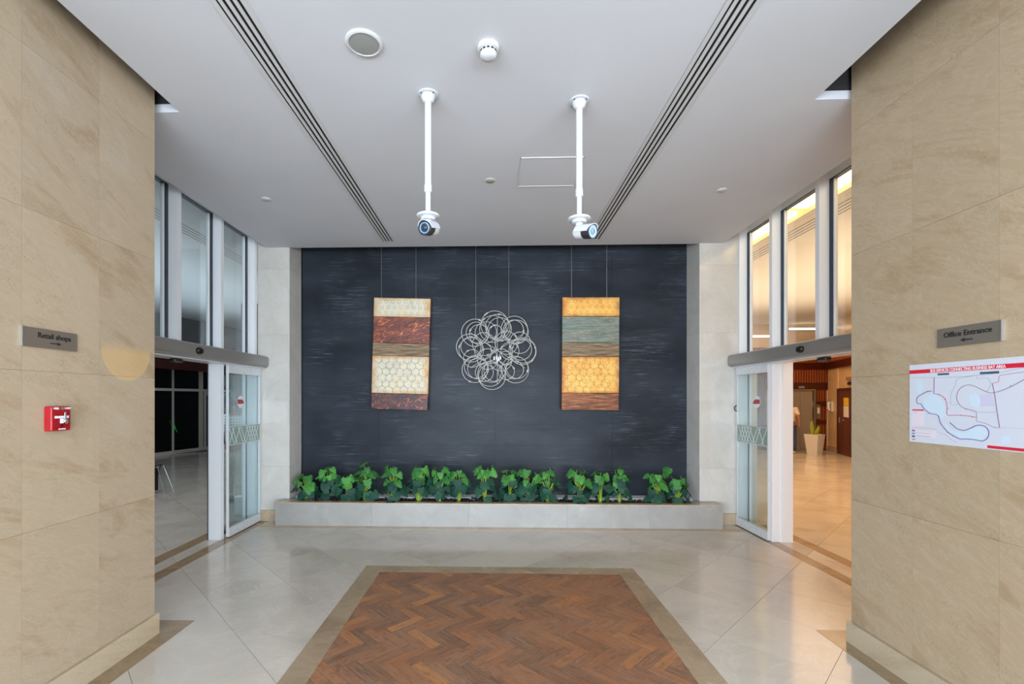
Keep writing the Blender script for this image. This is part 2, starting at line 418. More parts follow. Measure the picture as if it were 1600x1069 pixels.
for b in blocks:
    yb, p, ang = b
    if id(b) in indset:
        cx = sum(k[0] for k in p) / len(p); cyy = sum(k[1] for k in p) / len(p)
        R = Matrix.Rotation(-ang, 2)
        lp = [tuple(R @ Vector((k[0] - cx, k[1] - cyy))) for k in p]
        me = bpy.data.meshes.new('wood_block'); mb = MB().prism(lp, -0.004, 0.002 + random.uniform(-0.0003, 0.0003))
        me.from_pydata(mb.v, [], mb.f); me.materials.append(M_wood)
        o = link('wood_block', me, park, (cx, cyy, 0)); o.rotation_euler.z = ang
    else: rest.prism(p, -0.004, 0.002)
tag(rest.build('wood_block_field', M_wood, park, fix=False), kind='stuff')

# ------------------------------------------------------------------ ceiling
ceil = struct('ceiling', (0, 0, 3.816), 'flat pale grey painted ceiling with recessed gaps beside the stone piers', 'ceiling')
ZC = 3.816
MB().box(-2.31, 2.27, 0.95, 3.36, ZC, ZC + 0.06).box(-9, 9, -2.5, 0.95, ZC, ZC + 0.06).box(-3.165, 3.12, 3.36, 6.41, ZC, ZC + 0.06).box(-3.29, -3.165, 3.27, 3.40, ZC, ZC + 0.06).box(3.12, 3.33, 3.27, 3.40, ZC, ZC + 0.06).build('ceiling_board', M_ceil, ceil)
MB().box(-11, 11.5, -2.6, 17, 4.62, 4.8).build('upper_slab', M_void, ceil)
MB().box(-3.27, -2.31, 3.36, 3.38, ZC + .06, 4.62).box(2.27, 3.3, 3.36, 3.38, ZC + .06, 4.62).box(-2.33, -2.31, .95, 3.38, ZC + 0.06, 4.62).box(2.27, 2.29, .95, 3.38, ZC + 0.06, 4.62).build('void_lining', M_dark, ceil)

# ------------------------------------------------------------------ stone piers (left and right walls beside the camera)
def pier(side, name, xf, yend, m, label):
    s = -1 if side == 'l' else 1
    w_ = struct(name, (xf, 1.0, 0), label)
    x_in = xf + s * 0.03
    lo, hi = sorted((x_in, xf + s * 1.15))
    MB().box(lo, hi, 1.0, yend - 0.0, 0, 4.6).build('pier_core', m, w_)
    js = [yend, yend - 0.46] + [yend - 0.46 - 0.475 * k for k in range(1, 5)]
    zs = [0.15, 1.0, 1.85, 2.7, 3.55, 4.4]
    for a, b in zip(js[1:], js[:-1]):
        for z0, z1 in zip(zs[:-1], zs[1:]):
            l_, h_ = sorted((xf, x_in))
            MB().box(l_, h_, a + .0006, b - (0.0006 if b < yend else -0.012), z0 + .0006, z1 - .0006).build('stone_panel', m, w_)
    # end face panels and skirting
    for z0, z1 in zip(zs[:-1], zs[1:]):
        l_, h_ = sorted((x_in + s * 0.002, xf + s * 1.15)); MB().box(l_, h_, yend, yend + 0.012, z0 + .0006, z1 - .0006).build('stone_panel', m, w_)
    l_, h_ = sorted((xf - s * 0.02, xf + s * 1.15))
    bb = sorted((xf - s * 0.02, x_in))
    for k in range(2):
        y1 = yend + 0.035 - k * 1.1; y0 = y1 - 1.1
        MB().box(bb[0], bb[1], y0 + .0008, y1 - .0008, 0, 0.149, 0.0).build('skirting_stone', M_base, w_)
    l2, h2 = sorted((x_in, xf + s * 1.15)); MB().box(l2, h2, yend, yend + 0.035, 0, 0.149).build('skirting_stone', M_base, w_)
    return w_
wl = pier('l', 'wall_left', -2.44, 3.27, M_stone, 'beige sandstone wall on the left beside the retail sign and fire alarm')
wr = pier('r', 'wall_right', 2.495, 3.31, M_stone_r, 'beige sandstone wall on the right carrying the office sign and map')

# ------------------------------------------------------------------ back wall niche
wb = struct('wall_back', (0, 6.83, 0), 'charcoal slate feature wall behind the hanging art')
MB().box(-2.9, 2.93, 6.85, 6.95, 0, 4.6).build('wall_core', M_void, wb)
xs = [-2.855, -1.69, 0.03, 1.735, 2.885]; zz = [0.28, 1.02, 1.88, 2.74, 3.6, 4.5]
for a, b in zip(xs[:-1], xs[1:]):
    for c, d in zip(zz[:-1], zz[1:]):
        MB().box(a + .001, b - .001, 6.83, 6.852, c + .0007, d - .0007).build('slate_panel', M_slate, wb)
MB().box(-2.86, -2.83, 6.805, 6.84, 0.28, 4.5).box(2.85, 2.89, 6.805, 6.84, 0.28, 4.5).build('edge_trim', M_slate_edge, wb)
MB().box(-2.86, 2.89, 6.47, 6.85, 4.5, 4.6).build('niche_top', M_void, wb)
MB().box(-2.84, 2.8, 6.41, 6.43, ZC, ZC + 0.3).build('niche_lip', M_ceil, wb)
def corner(name, x0, x1, xr, label):
    w_ = struct(name, ((x0 + x1) / 2, 6.6, 0), label)
    MB().box(x0, x1, 6.425, 6.9, 0, 4.6).build('wall_core', M_marble, w_)
    js = [0.15, 0.76, 1.68, 2.6, 3.52, 4.44]
    for a, b in zip(js[:-1], js[1:]):
        MB().box(x0, x1, 6.41, 6.426, a + .0007, b - .0007).build('marble_panel', M_marble, w_)
    s = 1 if xr > (x0 + x1) / 2 else -1
    l_, h_ = sorted((xr, xr + s * 0.014))
    for a, b in zip(js[:-1], js[1:]):
        MB().box(l_, h_, 6.412, 6.85, a + .0007, b - .0007).build('marble_panel', M_marble, w_)
    MB().box(x0, x1, 6.395, 6.425, 0, 0.149).build('skirting_stone', M_brown, w_)
    return w_
corner('wall_corner_left', -3.29, -2.855, -2.855, 'polished cream marble pier between the left door and the slate wall')
corner('wall_corner_right', 2.815, 3.34, 2.815, 'polished cream marble pier between the slate wall and the right door')

# ------------------------------------------------------------------ side glazing: mullions, transom windows, sliding doors
ZH = 4.06; ZG = 3.935
def glazing(side):
    s = -1 if side == 'l' else 1
    base = 0 if side == 'l' else 3
    xf = -3.275 if s < 0 else 3.315
    ys = [3.97, 4.735, 5.505, 6.30] if s < 0 else [4.04, 4.84, 5.64, 6.375]
    back = xf + s * 0.14; wd = 0.058
    sd = 'left' if s < 0 else 'right'
    ordn = ['nearest', 'middle', 'farthest']
    def bx(xa, xb, *r): l_, h_ = sorted((xf + s * xa, xf + s * xb)); return MB().box(l_, h_, *r)
    post = struct('trim_%d' % (1 if s < 0 else 2), (xf, 5.0, 0), 'white aluminium mullion frame of the %s glazed side' % sd, 'frame')
    for k, y in enumerate(ys):
        l_ = bx(0.0, 0.16, y, min(y + wd, 6.408), 2.14, ZH); l_.build('mullion', M_alu, post)
        if k >= 2:
            dpt = 0.16 if s < 0 else 0.235
            bx(0.0, dpt, y, min(y + wd, 6.408), 0, 2.14).build('mullion', M_alu, post)
    bx(-0.13, 0.16, 3.3, 6.408, ZH, ZH + 0.25).build('head_rail', M_alu, post)
    bx(-0.18, -0.13, 3.38, 6.408, ZC + .06, ZH + .25).build('ceiling_fascia', M_alu, post)
    bx(0.02, 0.16, 3.3, 6.408, 2.14, 2.27).build('transom_rail', M_alu, post)
    if s < 0: bx(0.155, 0.162, 5.495, 5.51, 0, 2.14).build('seal', M_gasket, post)
    else: bx(0.10, 0.235, 5.625, 5.641, 0, 2.14).build('seal', M_alu, post)
    prev = 3.3
    for k, y in enumerate(ys):
        lab = ['hidden end', 'nearest', 'middle', 'farthest'][k]
        n = base + k
        if k > 0 or True:
            y0 = prev; y1 = y
            if k == 0: prev = y + wd; continue
            wn = struct('window_%d' % (base + k), (back, (y0 + y1) / 2, 2.27), '%s tall transom window above the %s sliding door' % (lab, sd), 'window')
            bx(0.125, 0.133, y0, y1, 2.27, ZG).build('glass_pane', M_glass, wn)
            bx(0.10, 0.158, y1 - 0.035, y1, 2.27, ZG).box(*sorted((xf + s * .10, xf + s * .158)), y0, y1, ZG - 0.01, ZG).build('gasket', M_gasket, wn)
            bx(0.115, 0.15, y1 - 0.05, y1 - 0.035, 2.27, ZG - .012).build('glazing_bead', M_alu, wn)
            bx(0.11, 0.158, y0, y1, ZG, ZH).build('head_frame', M_alu, wn)
            prev = y + wd
    # fixed sidelight
    sl = struct('window_%d' % (7 if s < 0 else 8), (back, 5.95, 0), 'fixed glass sidelight behind the open %s door leaf' % sd, 'window')
    y0, y1 = ys[2] + wd, ys[3]
    bx(0.125, 0.133, y0, y1, 0.05, 2.14).build('glass_pane', M_glass2, sl)
    bx(0.11, 0.158, y1 - 0.045, y1, 0.0, 2.14).box(*sorted((xf + s * .11, xf + s * .158)), y0, y1, 0, 0.03).build('gasket', M_gasket, sl)
    bx(0.105, 0.15, y1 - 0.062, y1 - 0.045, 0.03, 2.14).build('glazing_bead', M_alu, sl)
    # sliding leaf
    o = 0.02 if s < 0 else 0.0
    xa, xb = (-0.045, -0.005)
    ya, yb = (5.60, 6.375) if s < 0 else (5.66, 6.375)
    dr = struct('door_%d' % (1 if s < 0 else 2), (xf - s * .03, (ya + yb) / 2, 0.01), 'open sliding glass door leaf on the %s with a frosted diamond band' % sd, 'door')
    bx(xa, xb, ya, yb, 0.012, 0.115).build('bottom_rail', M_rail, dr)
    bx(xa, xb, ya, yb, 2.02, 2.125).build('top_rail', M_rail, dr)
    bx(xa + .012, xb - .006, ya + .004, yb - .004, 0.115, 2.02).build('glass_pane', M_glassd, dr)
    bx(xa + .008, xb - .002, ya, ya + .012, 0.115, 2.02).build('edge_stile', M_rail, dr)
    bx(xa + .008, xb - .002, yb - .012, yb, 0.115, 2.02).build('edge_stile', M_rail, dr)
    bz0, bz1 = 1.13, 1.36
    bx(xa + .0105, xa + .012, ya + .012, yb - .012, bz0, bz1).build('frosted_band', M_frost, dr)
    lat = MB(); px = xf + s * (xa + .0095)
    def seg(p, q, wdt=0.005):
        d = (Vector(q) - Vector(p)); n = Vector((-d.y, d.x)).normalized() * wdt
        pts = [Vector(p) + n, Vector(q) + n, Vector(q) - n, Vector(p) - n]
        lat.add([(px, a.x, a.y) for a in pts] + [(px + s * .001, a.x, a.y) for a in pts], [(0, 1, 2, 3), (7, 6, 5, 4), (0, 4, 5, 1), (1, 5, 6, 2), (2, 6, 7, 3), (3, 7, 4, 0)])
    zc = (bz0 + bz1) / 2; hh = 0.1; st = 0.066
    y = yb - 0.05; k = 0
    while y - 2 * hh * 0.55 > ya + 0.01:
        if k % 9 in (0, 1, 2, 3, 5, 6, 8): seg((y, zc - hh), (y - hh * 1.1, zc + hh))
        if k % 9 in (0, 1, 2, 3, 4, 7): seg((y, zc + hh), (y - hh * 1.1, zc - hh))
        y -= st; k += 1
    seg((ya + .02, bz0 + .002), (yb - .02, bz0 + .002), .003); seg((ya + .02, bz1 - .002), (yb - .02, bz1 - .002), .003)
    tag(lat.build('etched_lattice', M_lattice, dr, fix=False))
    # round no-entry style sticker: white disc with red bar
    sy, sz = (6.05, 1.665) if s < 0 else (6.10, 1.665)
    sy = onx(377, 628, xf + s * xa).y if s < 0 else onx(1181, 631, xf + s * xa).y
    Mx = Matrix.Translation((xf + s * (xa + .010), sy, sz)) @ Matrix.Rotation(PI / 2, 4, 'Y')
    st_ = MB().lathe([(0.078, -.0012), (0.078, .0012)], 32, Mx).build('sticker', M_wht, dr)
    cut = [(-.03, -.076), (-.03, .076), (.028, .076), (.028, -.076)]
    X0 = xf + s * (xa + .0078)
    q = MB()
    poly = [(-.074, -.026), (.074, -.026), (.076, .0), (.06, .012), (.035, .03), (-.07, .03)]
    q.add([(X0, sy + a, sz + b) for a, b in poly] + [(X0 + s * .001, sy + a, sz + b) for a, b in poly],
          [(0, 1, 2, 3, 4, 5), (11, 10, 9, 8, 7, 6)] + [(i, (i + 1) % 6, 6 + (i + 1) % 6, 6 + i) for i in range(6)]).build('red_bar', M_red, st_)
    # header cover (operator)
    xo = -0.145
    op = thing('door_operator', (xf - s * .07, 4.9, 2.13), 'grey rounded automatic door operator beam above the %s doorway' % sd, 'door operator')
    pr = [(0.0, 0.0), (0.105, 0.0), (0.128, 0.008), (0.142, 0.028), (0.146, 0.055), (0.146, 0.12), (0.138, 0.148), (0.12, 0.158), (0.0, 0.158)]
    zb = 2.135
    vs = []; y_a, y_b = 3.33, 6.392
    for yy in (y_a, y_b):
        vs += [(xf - s * a, yy, zb + b) for a, b in pr]
    n = len(pr); MB().add(vs, [tuple(range(n)), tuple(range(2 * n - 1, n - 1, -1))] + [(i, (i + 1) % n, n + (i + 1) % n, n + i) for i in range(n)]).build('cover', M_silver, op, smooth=True)
    bx(-0.09, 0.13, 3.33, 6.38, 2.122, 2.1345).build('track', M_rail, op)
    # sensors
    ysn = onx(311, 544, xf - s * .146).y if s < 0 else onx(1251, 538, xf - s * .146).y
    cap = MB()
    for (rr, dx) in ((0.052, 0.0), (0.046, 0.02), (0.026, 0.034)): pass
    Mx = Matrix.Translation((xf - s * 0.146, ysn, zb + 0.078)) @ Matrix.Rotation(-s * PI / 2, 4, 'Y') @ Matrix.Diagonal((0.72, 1, 1, 1))
    se = MB().lathe([(0.055, 0.0), (0.054, 0.012), (0.044, 0.028), (0.026, 0.036), (0.004, 0.038)], 20, Mx)
    so = se.build('motion_sensor', M_black, op, smooth=True)
    ysn2 = onx(276, 557, xf + s * .03).y if s < 0 else onx(1287, 556, xf + s * .03).y
    MB().box(*sorted((xf + s * .0, xf + s * .07)), ysn2 - .07, ysn2 + .07, 2.083, 2.1225, 0.012).build('safety_sensor', M_black, op)
    return
glazing('l'); glazing('r')
ringo = MB().ring((3.275, 6.37, 1.575), (0.3, -1, 0), 0.035, 0.006, 20, 6)
tag(ringo.build('lock_ring', M_black), 'small black ring handle at the far edge of the right glass door', 'handle')

# ------------------------------------------------------------------ lobbies beyond the doors
ZL = 4.2
# left (retail) lobby
A = Vector((-10.06, 13.53, 0)); D = Vector((0.215, 0.977, 0)).normalized(); N = Vector((D.y, -D.x, 0))   # N points into the lobby
def lw(t, off, z): p = A + D * t + N * off; return Vector((p.x, p.y, z))
def lbox(mb, t0, t1, o0, o1, z0, z1):
    mb.add([lw(t, o, z) for z in (z0, z1) for o in (o0, o1) for t in (t0, t1)],
           [(0, 2, 3, 1), (4, 5, 7, 6), (0, 1, 5, 4), (2, 6, 7, 3), (0, 4, 6, 2), (1, 3, 7, 5)]); return mb
rl = struct('wall_retail', lw(0, 0, 0), 'dark glazed shopfront with silver frames seen through the left doorway')
def t_of(px):   # where the sight line of a pixel column meets the wall base line
    r = ray(px, 700); # r*k = A + D t
    det = r.x * -D.y + D.x * r.y
    k = (A.x * -D.y + D.x * A.y) / det; return (r.y * k - A.y) / D.y if abs(D.y) > .1 else 0
T268, T310, T317, T289 = t_of(268), t_of(310), t_of(317), t_of(289)
mull = [-3.6, -1.8, T268, T310, t_of(345), 5.6]
widths = [.05, .05, .035, .13, .05, .05]
for t, w_ in zip(mull, widths): lbox(MB(), t, t + w_, -.03, .06, 0, 2.6).build('frame_post', M_frame, rl)
for z0, z1 in ((0.0, 0.1), (1.95, 2.03)): lbox(MB(), -4.2, 6, -.03, .055, z0, z1).build('frame_rail', M_frame, rl)
lbox(MB(), T317 + .08, t_of(345), -.02, .05, 1.82, 1.95).build('door_head', M_frame, rl)
lbox(MB(), T317 + .02, T317 + .09, -.02, .05, .1, 1.95).build('door_stile', M_frame, rl)
for a, b in zip([-4.2] + mull, mull + [6]):
    lbox(MB(), a + .02, b - .0, 0.0, .012, .1, 1.95).build('glass_pane', M_glassk, rl)
    lbox(MB(), a + .02, b - .0, 0.0, .012, 2.03, 2.6).build('glass_pane', M_glassk, rl)
lbox(MB(), -11, 6.5, 0.0, .45, 2.6, 2.84).build('bulkhead', M_maroon, rl)
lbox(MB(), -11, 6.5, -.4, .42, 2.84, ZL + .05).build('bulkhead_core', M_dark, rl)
sl = MB()
t = -4.2
while t < 6.4:
    lbox(sl, t, t + .05, .42, .45, 2.84, 3.5); t += .1
tag(sl.build('bulkhead_slats', M_maroon, rl, fix=False), kind='stuff')
lbox(MB(), -11, -4.2, -.1, .05, 0, 2.6).build('wall_return', M_grey, rl)
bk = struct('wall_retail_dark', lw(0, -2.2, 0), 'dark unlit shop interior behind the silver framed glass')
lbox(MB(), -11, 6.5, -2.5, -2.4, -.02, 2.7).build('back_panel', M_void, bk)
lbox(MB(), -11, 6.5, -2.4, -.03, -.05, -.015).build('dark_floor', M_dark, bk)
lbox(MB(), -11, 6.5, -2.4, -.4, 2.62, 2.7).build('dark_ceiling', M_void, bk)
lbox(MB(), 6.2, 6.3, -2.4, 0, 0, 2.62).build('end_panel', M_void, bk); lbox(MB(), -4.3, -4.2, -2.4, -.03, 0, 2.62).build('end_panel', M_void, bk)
ls = struct('wall_lobby_left', (-6, 16.5, 0), 'plain grey walls enclosing the retail lobby')
MB().box(-9.6, -2.95, 16.4, 16.6, 0, 4.62).build('far_wall', M_grey, ls)
MB().box(-13.2, -3.3, 2.3, 2.45, 0, 4.62).build('near_wall', M_dark, ls)
MB().box(-3.29, -2.95, 6.9, 16.4, 0, 4.62).build('core_wall', M_marble, ls)
MB().box(-6.6, -5.6, 12.0, 12.6, 0, ZL).build('column', M_dark, ls)
lc = struct('ceiling_retail', (-6.5, 9, ZL), 'pale ceiling of the retail lobby with thin black slots', 'ceiling')
MB().box(-12.8, -3.435, 2.45, 16.4, ZL, ZL + .06).build('ceiling_board', M_grey, lc)
for k in range(4): MB().box(-4.66 + k * .075, -4.647 + k * .075, 3, 16, ZL - .004, ZL).build('slot', M_black, lc)
# right (office) lobby
ro = struct('wall_office', (10, 15.87, 0), 'mahogany slatted lift wall of the office lobby seen through the right doorway')
YE = 15.87
MB().box(3.3, 11.5, YE + .02, YE + .2, 0, 4.62).build('wall_core', M_cream, ro)
MB().box(4.0, 9.15, YE, YE + .03, 0, 2.84).build('mahogany_panel', M_mahog, ro)
MB().box(10.56, 11.1, YE, YE + .03, 0, 2.2).build('mahogany_panel', M_mahog, ro)
MB().box(9.15, 11.15, YE - .01, YE + .03, 2.0, 2.24).build('dark_band', M_mahogd, ro)
MB().box(4.0, 11.15, YE, YE + .025, 2.24, 2.68).build('mahogany_panel', M_mahog, ro)
MB().box(4.0, 11.15, YE - .01, YE + .03, 2.68, 2.9).build('dark_band', M_mahogd, ro)
MB().box(4.0, 11.15, YE, YE + .025, 2.9, 3.42).build('mahogany_panel', M_mahog, ro)
for z0, z1 in ((.3, .5), (.85, 1.0), (1.45, 1.62)): MB().box(10.58, 11.1, YE - .012, YE + .02, z0, z1).build('dark_band', M_mahogd, ro)
sl = MB(); x = 8.6
while x < 11.1:
    for z0, z1 in ((2.25, 2.67), (2.91, 3.4)): sl.box(x, x + .035, YE - .02, YE, z0, z1)
    if x > 10.6:
        for z0, z1 in ((.05, .3), (.5, .85), (1.0, 1.45), (1.62, 2.0)): sl.box(x, x + .035, YE - .02, YE, z0, z1)
    x += .085
tag(sl.build('wood_slats', M_slat, ro, fix=False), kind='stuff')
# angled cream side wall
A2 = Vector((11.12, 15.78, 0)); D2 = Vector((-0.327, -0.945, 0)).normalized(); N2 = Vector((D2.y, -D2.x, 0))
if N2.x > 0: N2 = -N2
def rw(t, o, z): p = A2 + D2 * t + N2 * o; return Vector((p.x, p.y, z))
def rbox(mb, t0, t1, o0, o1, z0, z1):
    mb.add([rw(t, o, z) for z in (z0, z1) for o in (o0, o1) for t in (t0, t1)],
           [(0, 2, 3, 1), (4, 5, 7, 6), (0, 1, 5, 4), (2, 6, 7, 3), (0, 4, 6, 2), (1, 3, 7, 5)]); return mb
def t2(px):
    r = ray(px, 700); det = r.x * -D2.y + D2.x * r.y; k = (A2.x * -D2.y + D2.x * A2.y) / det
    return (r.y * k - A2.y) / D2.y
rs = struct('wall_office_side', rw(2, 0, 0), 'cream stone side wall of the office lobby beside the wooden door')
rbox(MB(), -.1, 13.6, -.2, -.0, 0, 4.62).build('wall_core', M_creamw, rs)
for k in range(6):
    for z0, z1 in ((.16, .75), (.75, 1.5), (1.5, 2.3), (2.3, 2.68)):
        ta, tb = k * .55, (k + 1) * .55
        if ta < t2(1310) : rbox(MB(), ta + .003, min(tb, t2(1310)) - .003, .0, .02, z0 + .003, z1 - .003).build('stone_panel', M_creamw, rs)
rbox(MB(), 0, t2(1310), .0, .04, 0, .15).build('skirting_stone', M_brown, rs)
rbox(MB(), 0, 13.5, .0, .09, 2.68, 2.9).build('dark_band', M_mahogd, rs)
rbox(MB(), 0, 13.5, .0, .06, 2.9, 3.42).build('mahogany_panel', M_mahog, rs)
sl = MB(); t = .05
while t < 5: rbox(sl, t, t + .035, .06, .085, 2.91, 3.4); t += .09
tag(sl.build('wood_slats', M_slat, rs, fix=False), kind='stuff')
dd = struct('door_3', rw(t2(1311) + .5, 0, 0), 'reddish wooden door with notices on the office lobby side wall', 'door')
td = t2(1311)
rbox(MB(), td, td + .06, 0, .06, 0, 2.02).build('door_frame', M_mahogd, dd); rbox(MB(), td + 1.04, td + 1.1, 0, .06, 0, 2.02).build('door_frame', M_mahogd, dd)
rbox(MB(), td, td + 1.1, 0, .06, 1.96, 2.03).build('door_frame', M_mahogd, dd)
rbox(MB(), td + .06, td + 1.04, 0, .04, 0.01, 1.96).build('door_leaf', M_mahog, dd)
MB().tube([rw(td + .16, .04, 1.05), rw(td + .16, .09, 1.05), rw(td + .30, .09, 1.05)], .014, 8).build('door_handle', M_chrome, dd)
rbox(MB(), td + .13, td + .2, .04, .05, .96, 1.14).build('lock_plate', M_steel, dd)
rbox(MB(), td + .52, td + .9, .04, .046, 1.5, 1.74).build('yellow_notice', M_yel, dd)
rbox(MB(), td + .52, td + .9, .04, .046, 1.16, 1.49).build('white_notice', M_wht, dd)
for k, px in enumerate(((1325, 590.5, 1334, 595), (1327, 598, 1335, 602.5))):
    p = t2(px[0]); zz_ = lambda y: 1.7 + (CY - y) / F_ * 14.3
    rbox(MB(), p, p + .45, .0, .05, zz_(px[3]), zz_(px[1])).build('door_sign', M_strip if k == 0 else M_text, dd)
MB().box(3.29, 3.33, 6.9, YE, 0, 4.62).box(2.9, 3.29, 6.9, 16.4, 0, 4.62).build('core_wall', M_cream, rs)
MB().box(3.65, 13, 2.3, 2.45, 0, 4.62).build('near_wall', M_cream, rs)
rc = struct('ceiling_office', (7, 9, ZL), 'warm cream ceiling of the office lobby with a bright cove and thin black slots', 'ceiling')
MB().box(3.475, 3.72, 2.45, YE, ZL, ZL + .06).box(4.22, 12.5, 2.45, YE, ZL, ZL + .06).box(3.72, 4.22, 2.45, YE, ZL + .25, ZL + .3).build('ceiling_board', M_lceil, rc)
MB().box(3.72, 3.73, 2.45, YE, ZL, ZL + .3).box(4.21, 4.22, 2.45, YE, ZL, ZL + .3).build('cove_side', M_cream, rc)
for k in range(4): MB().box(4.44 + k * .075, 4.453 + k * .075, 2.6, YE, ZL - .004, ZL).build('slot', M_black, rc)
for k in range(5):
    y0 = 2.7 + k * 1.9
    o = MB().box(3.76, 4.16, y0, y0 + 1.7, ZL + .03, ZL + .07).build('cove_lamp', M_cove)
    tag(o, 'glowing warm cove lamp above the right windows, ' + ['nearest the viewer', 'second from the viewer', 'middle of the row', 'fourth from the viewer', 'nearest the lift wall'][k], 'light', 'cove lamps of the office lobby')
for (pa, pb, py, lab) in ((1232, 1278, 515.5, 'long warm strip light high on the lift wall behind the middle right window'), (1174, 1203, 527, 'long warm strip light high on the lift wall behind the farthest right window')):
    a = ony(pa, py, YE); b = ony(pb, py, YE)
    zq = min(a.z, ZL - .05)
    o = thing('strip_light', (a.x, YE, zq), lab, 'light'); MB().box(a.x, b.x, YE - .06, YE - .045, zq, zq + .05).build('diffuser', M_strip_l, o)
    MB().box(a.x - .02, b.x + .02, YE - .045, YE + .02, zq - .01, zq + .06).build('housing', M_alu, o)

# lift doors
lf = thing('lift_door', (10.0, YE, 0), 'stainless steel lift doors in the mahogany wall of the office lobby', 'lift')
ex0, ex1 = ony(1213, 650, YE).x, ony(1270, 650, YE).x; exm = ony(1249.6, 650, YE).x; ex0 = exm - (ex1 - exm) - .3
MB().box(ex0, exm - .004, YE - .02, YE + .02, 0.01, 1.97).build('door_panel', M_steel, lf)
MB().box(exm + .004, ex1, YE - .02, YE + .02, 0.01, 1.97).build('door_panel', M_steel, lf)
MB().box(ex1, ex1 + .06, YE - .06, YE + .02, 0, 2.03).build('door_jamb', M_bronze, lf); MB().box(ex0 - .06, ex0, YE - .06, YE + .02, 0, 2.03).build('door_jamb', M_bronze, lf)
MB().box(ex0, ex1, YE - .06, YE + .02, 1.97, 2.03).build('door_head', M_bronze, lf)
a = ony(1250.5, 607, YE)
MB().box(a.x - .06, a.x + .12, YE - .03, YE, 2.06, 2.13).build('floor_indicator', M_lensg, lf)
a = ony(1277.5, 642, YE)
cp = thing('lift_call_panel', (a.x, YE, 1.05), 'narrow steel lift call panel on the mahogany wall', 'call panel')
MB().box(a.x - .07, a.x + .07, YE - .04, YE, 1.05, 1.52, .006).build('plate', M_bronze, cp); MB().box(a.x - .035, a.x + .035, YE - .05, YE - .04, 1.22, 1.42).build('screen', M_wht, cp)
MB().lathe([(.02, 0), (.02, .012)], 12, Matrix.Translation((a.x, YE - .04, 1.14)) @ Matrix.Rotation(PI / 2, 4, 'X')).build('button', M_chrome, cp)
a = ony(1291.5, 638, YE)
fb = thing('fire_call_point', (a.x, YE, a.z - .07), 'tiny red fire call point on the mahogany wall beside the lift', 'alarm')
MB().box(a.x - .055, a.x + .055, YE - .06, YE, a.z - .055, a.z + .055, .008).build('box_body', M_red, fb); MB().box(a.x - .04, a.x + .04, YE - .066, YE - .06, a.z - .03, a.z + .03).build('window', M_wht, fb)
tp = t2(1301.6)
ph = thing('wall_phone', rw(tp, 0, 1.3), 'white wall handset on the cream stone beside the wooden door', 'phone')
rbox(MB(), tp - .07, tp + .09, .02, .07, 1.3, 1.62).build('phone_base', M_white, ph)
MB().tube([rw(tp, .09, 1.34), rw(tp, .12, 1.38), rw(tp, .12, 1.56), rw(tp, .09, 1.6)], .03, 8).build('handset', M_wht, ph, smooth=True)

# white tapered pot with snake plant
pl = thing('potted_snake_plant', (9.88, 14.63, 0), 'tall tapered white pot with a small snake plant near the lift', 'plant')
Mz = Matrix.Translation((9.88, 14.63, 0)) @ Matrix.Rotation(math.radians(28), 4, 'Z')
b0, b1 = .14, .2
def sq(a, z): return [Mz @ Vector((x * a, y * a, z)) for x, y in ((-1, -1), (1, -1), (1, 1), (-1, 1))]
vs = sq(b0, 0) + sq(b1, .62) + sq(b1 - .02, .62) + sq(b1 - .03, .55)
MB().add(vs, [(3, 2, 1, 0), (12, 13, 14, 15)] + [(a + i, a + (i + 1) % 4, a + 4 + (i + 1) % 4, a + 4 + i) for a in (0, 4, 8) for i in range(4)]).build('pot', M_white, pl, fix=False)
M_snake = plain('snake_leaf', (150, 170, 50), 0.45)
for (dx, dy, hgt, lean, wd) in ((-.05, 0, .48, -.04, .06), (.07, .02, .33, .07, .055), (.0, .05, .28, .0, .045), (-.02, -.05, .22, .05, .04)):
    c0 = Vector((9.88 + dx, 14.63 + dy, .54)); m = MB(); vs = []
    for k, (w_, tt) in enumerate(((.35, 0), (.8, .3), (1, .6), (.75, .85), (.05, 1))):
        c = c0 + Vector((lean * tt, 0, hgt * tt)); vs += [c + Vector((-wd * w_, 0, 0)), c + Vector((0, -.012, 0)), c + Vector((wd * w_, 0, 0)), c + Vector((0, .012, 0))]
    fs = [(a + i, a + (i + 1) % 4, a + 4 + (i + 1) % 4, a + 4 + i) for a in (0, 4, 8, 12) for i in range(4)] + [(3, 2, 1, 0), (16, 17, 18, 19)]
    m.add(vs, fs).build('leaf', M_snake, pl, smooth=True)

# turnstile behind the dark glass, with its green light
tn = thing('turnstile_gate', lw(T289, -.9, 0), 'dark turnstile with a steel edge and green light behind the shop glass', 'turnstile')
ta, tb = t_of(277), t_of(299)
c = .12
lbox(MB(), ta + .3, tb + .25, -.95, -.7, 0, 1.05).build('cabinet', M_black, tn)
lbox(MB(), tb + .02, tb + .28, -.72, -.66, 0, 1.1).build('steel_edge', M_steel, tn)
lbox(MB(), ta + .25, tb + .28, -.98, -.66, 1.05, 1.1).build('top_cover', M_steel, tn)
lbox(MB(), ta + .05, ta + .1, -.7, -.66, 0, 1.0).build('barrier_post', M_steel, tn)
ga = lw(ta + .42, -.655, .95)
MB().add([lw(ta + .36, -.69, .98), lw(ta + .46, -.69, .93), lw(ta + .62, -.69, .6), lw(ta + .36, -.65, .98), lw(ta + .46, -.65, .93), lw(ta + .62, -.65, .6)],
         [(0, 1, 2), (5, 4, 3), (0, 3, 4, 1), (1, 4, 5, 2), (2, 5, 3, 0)]).build('green_light', M_green, tn)

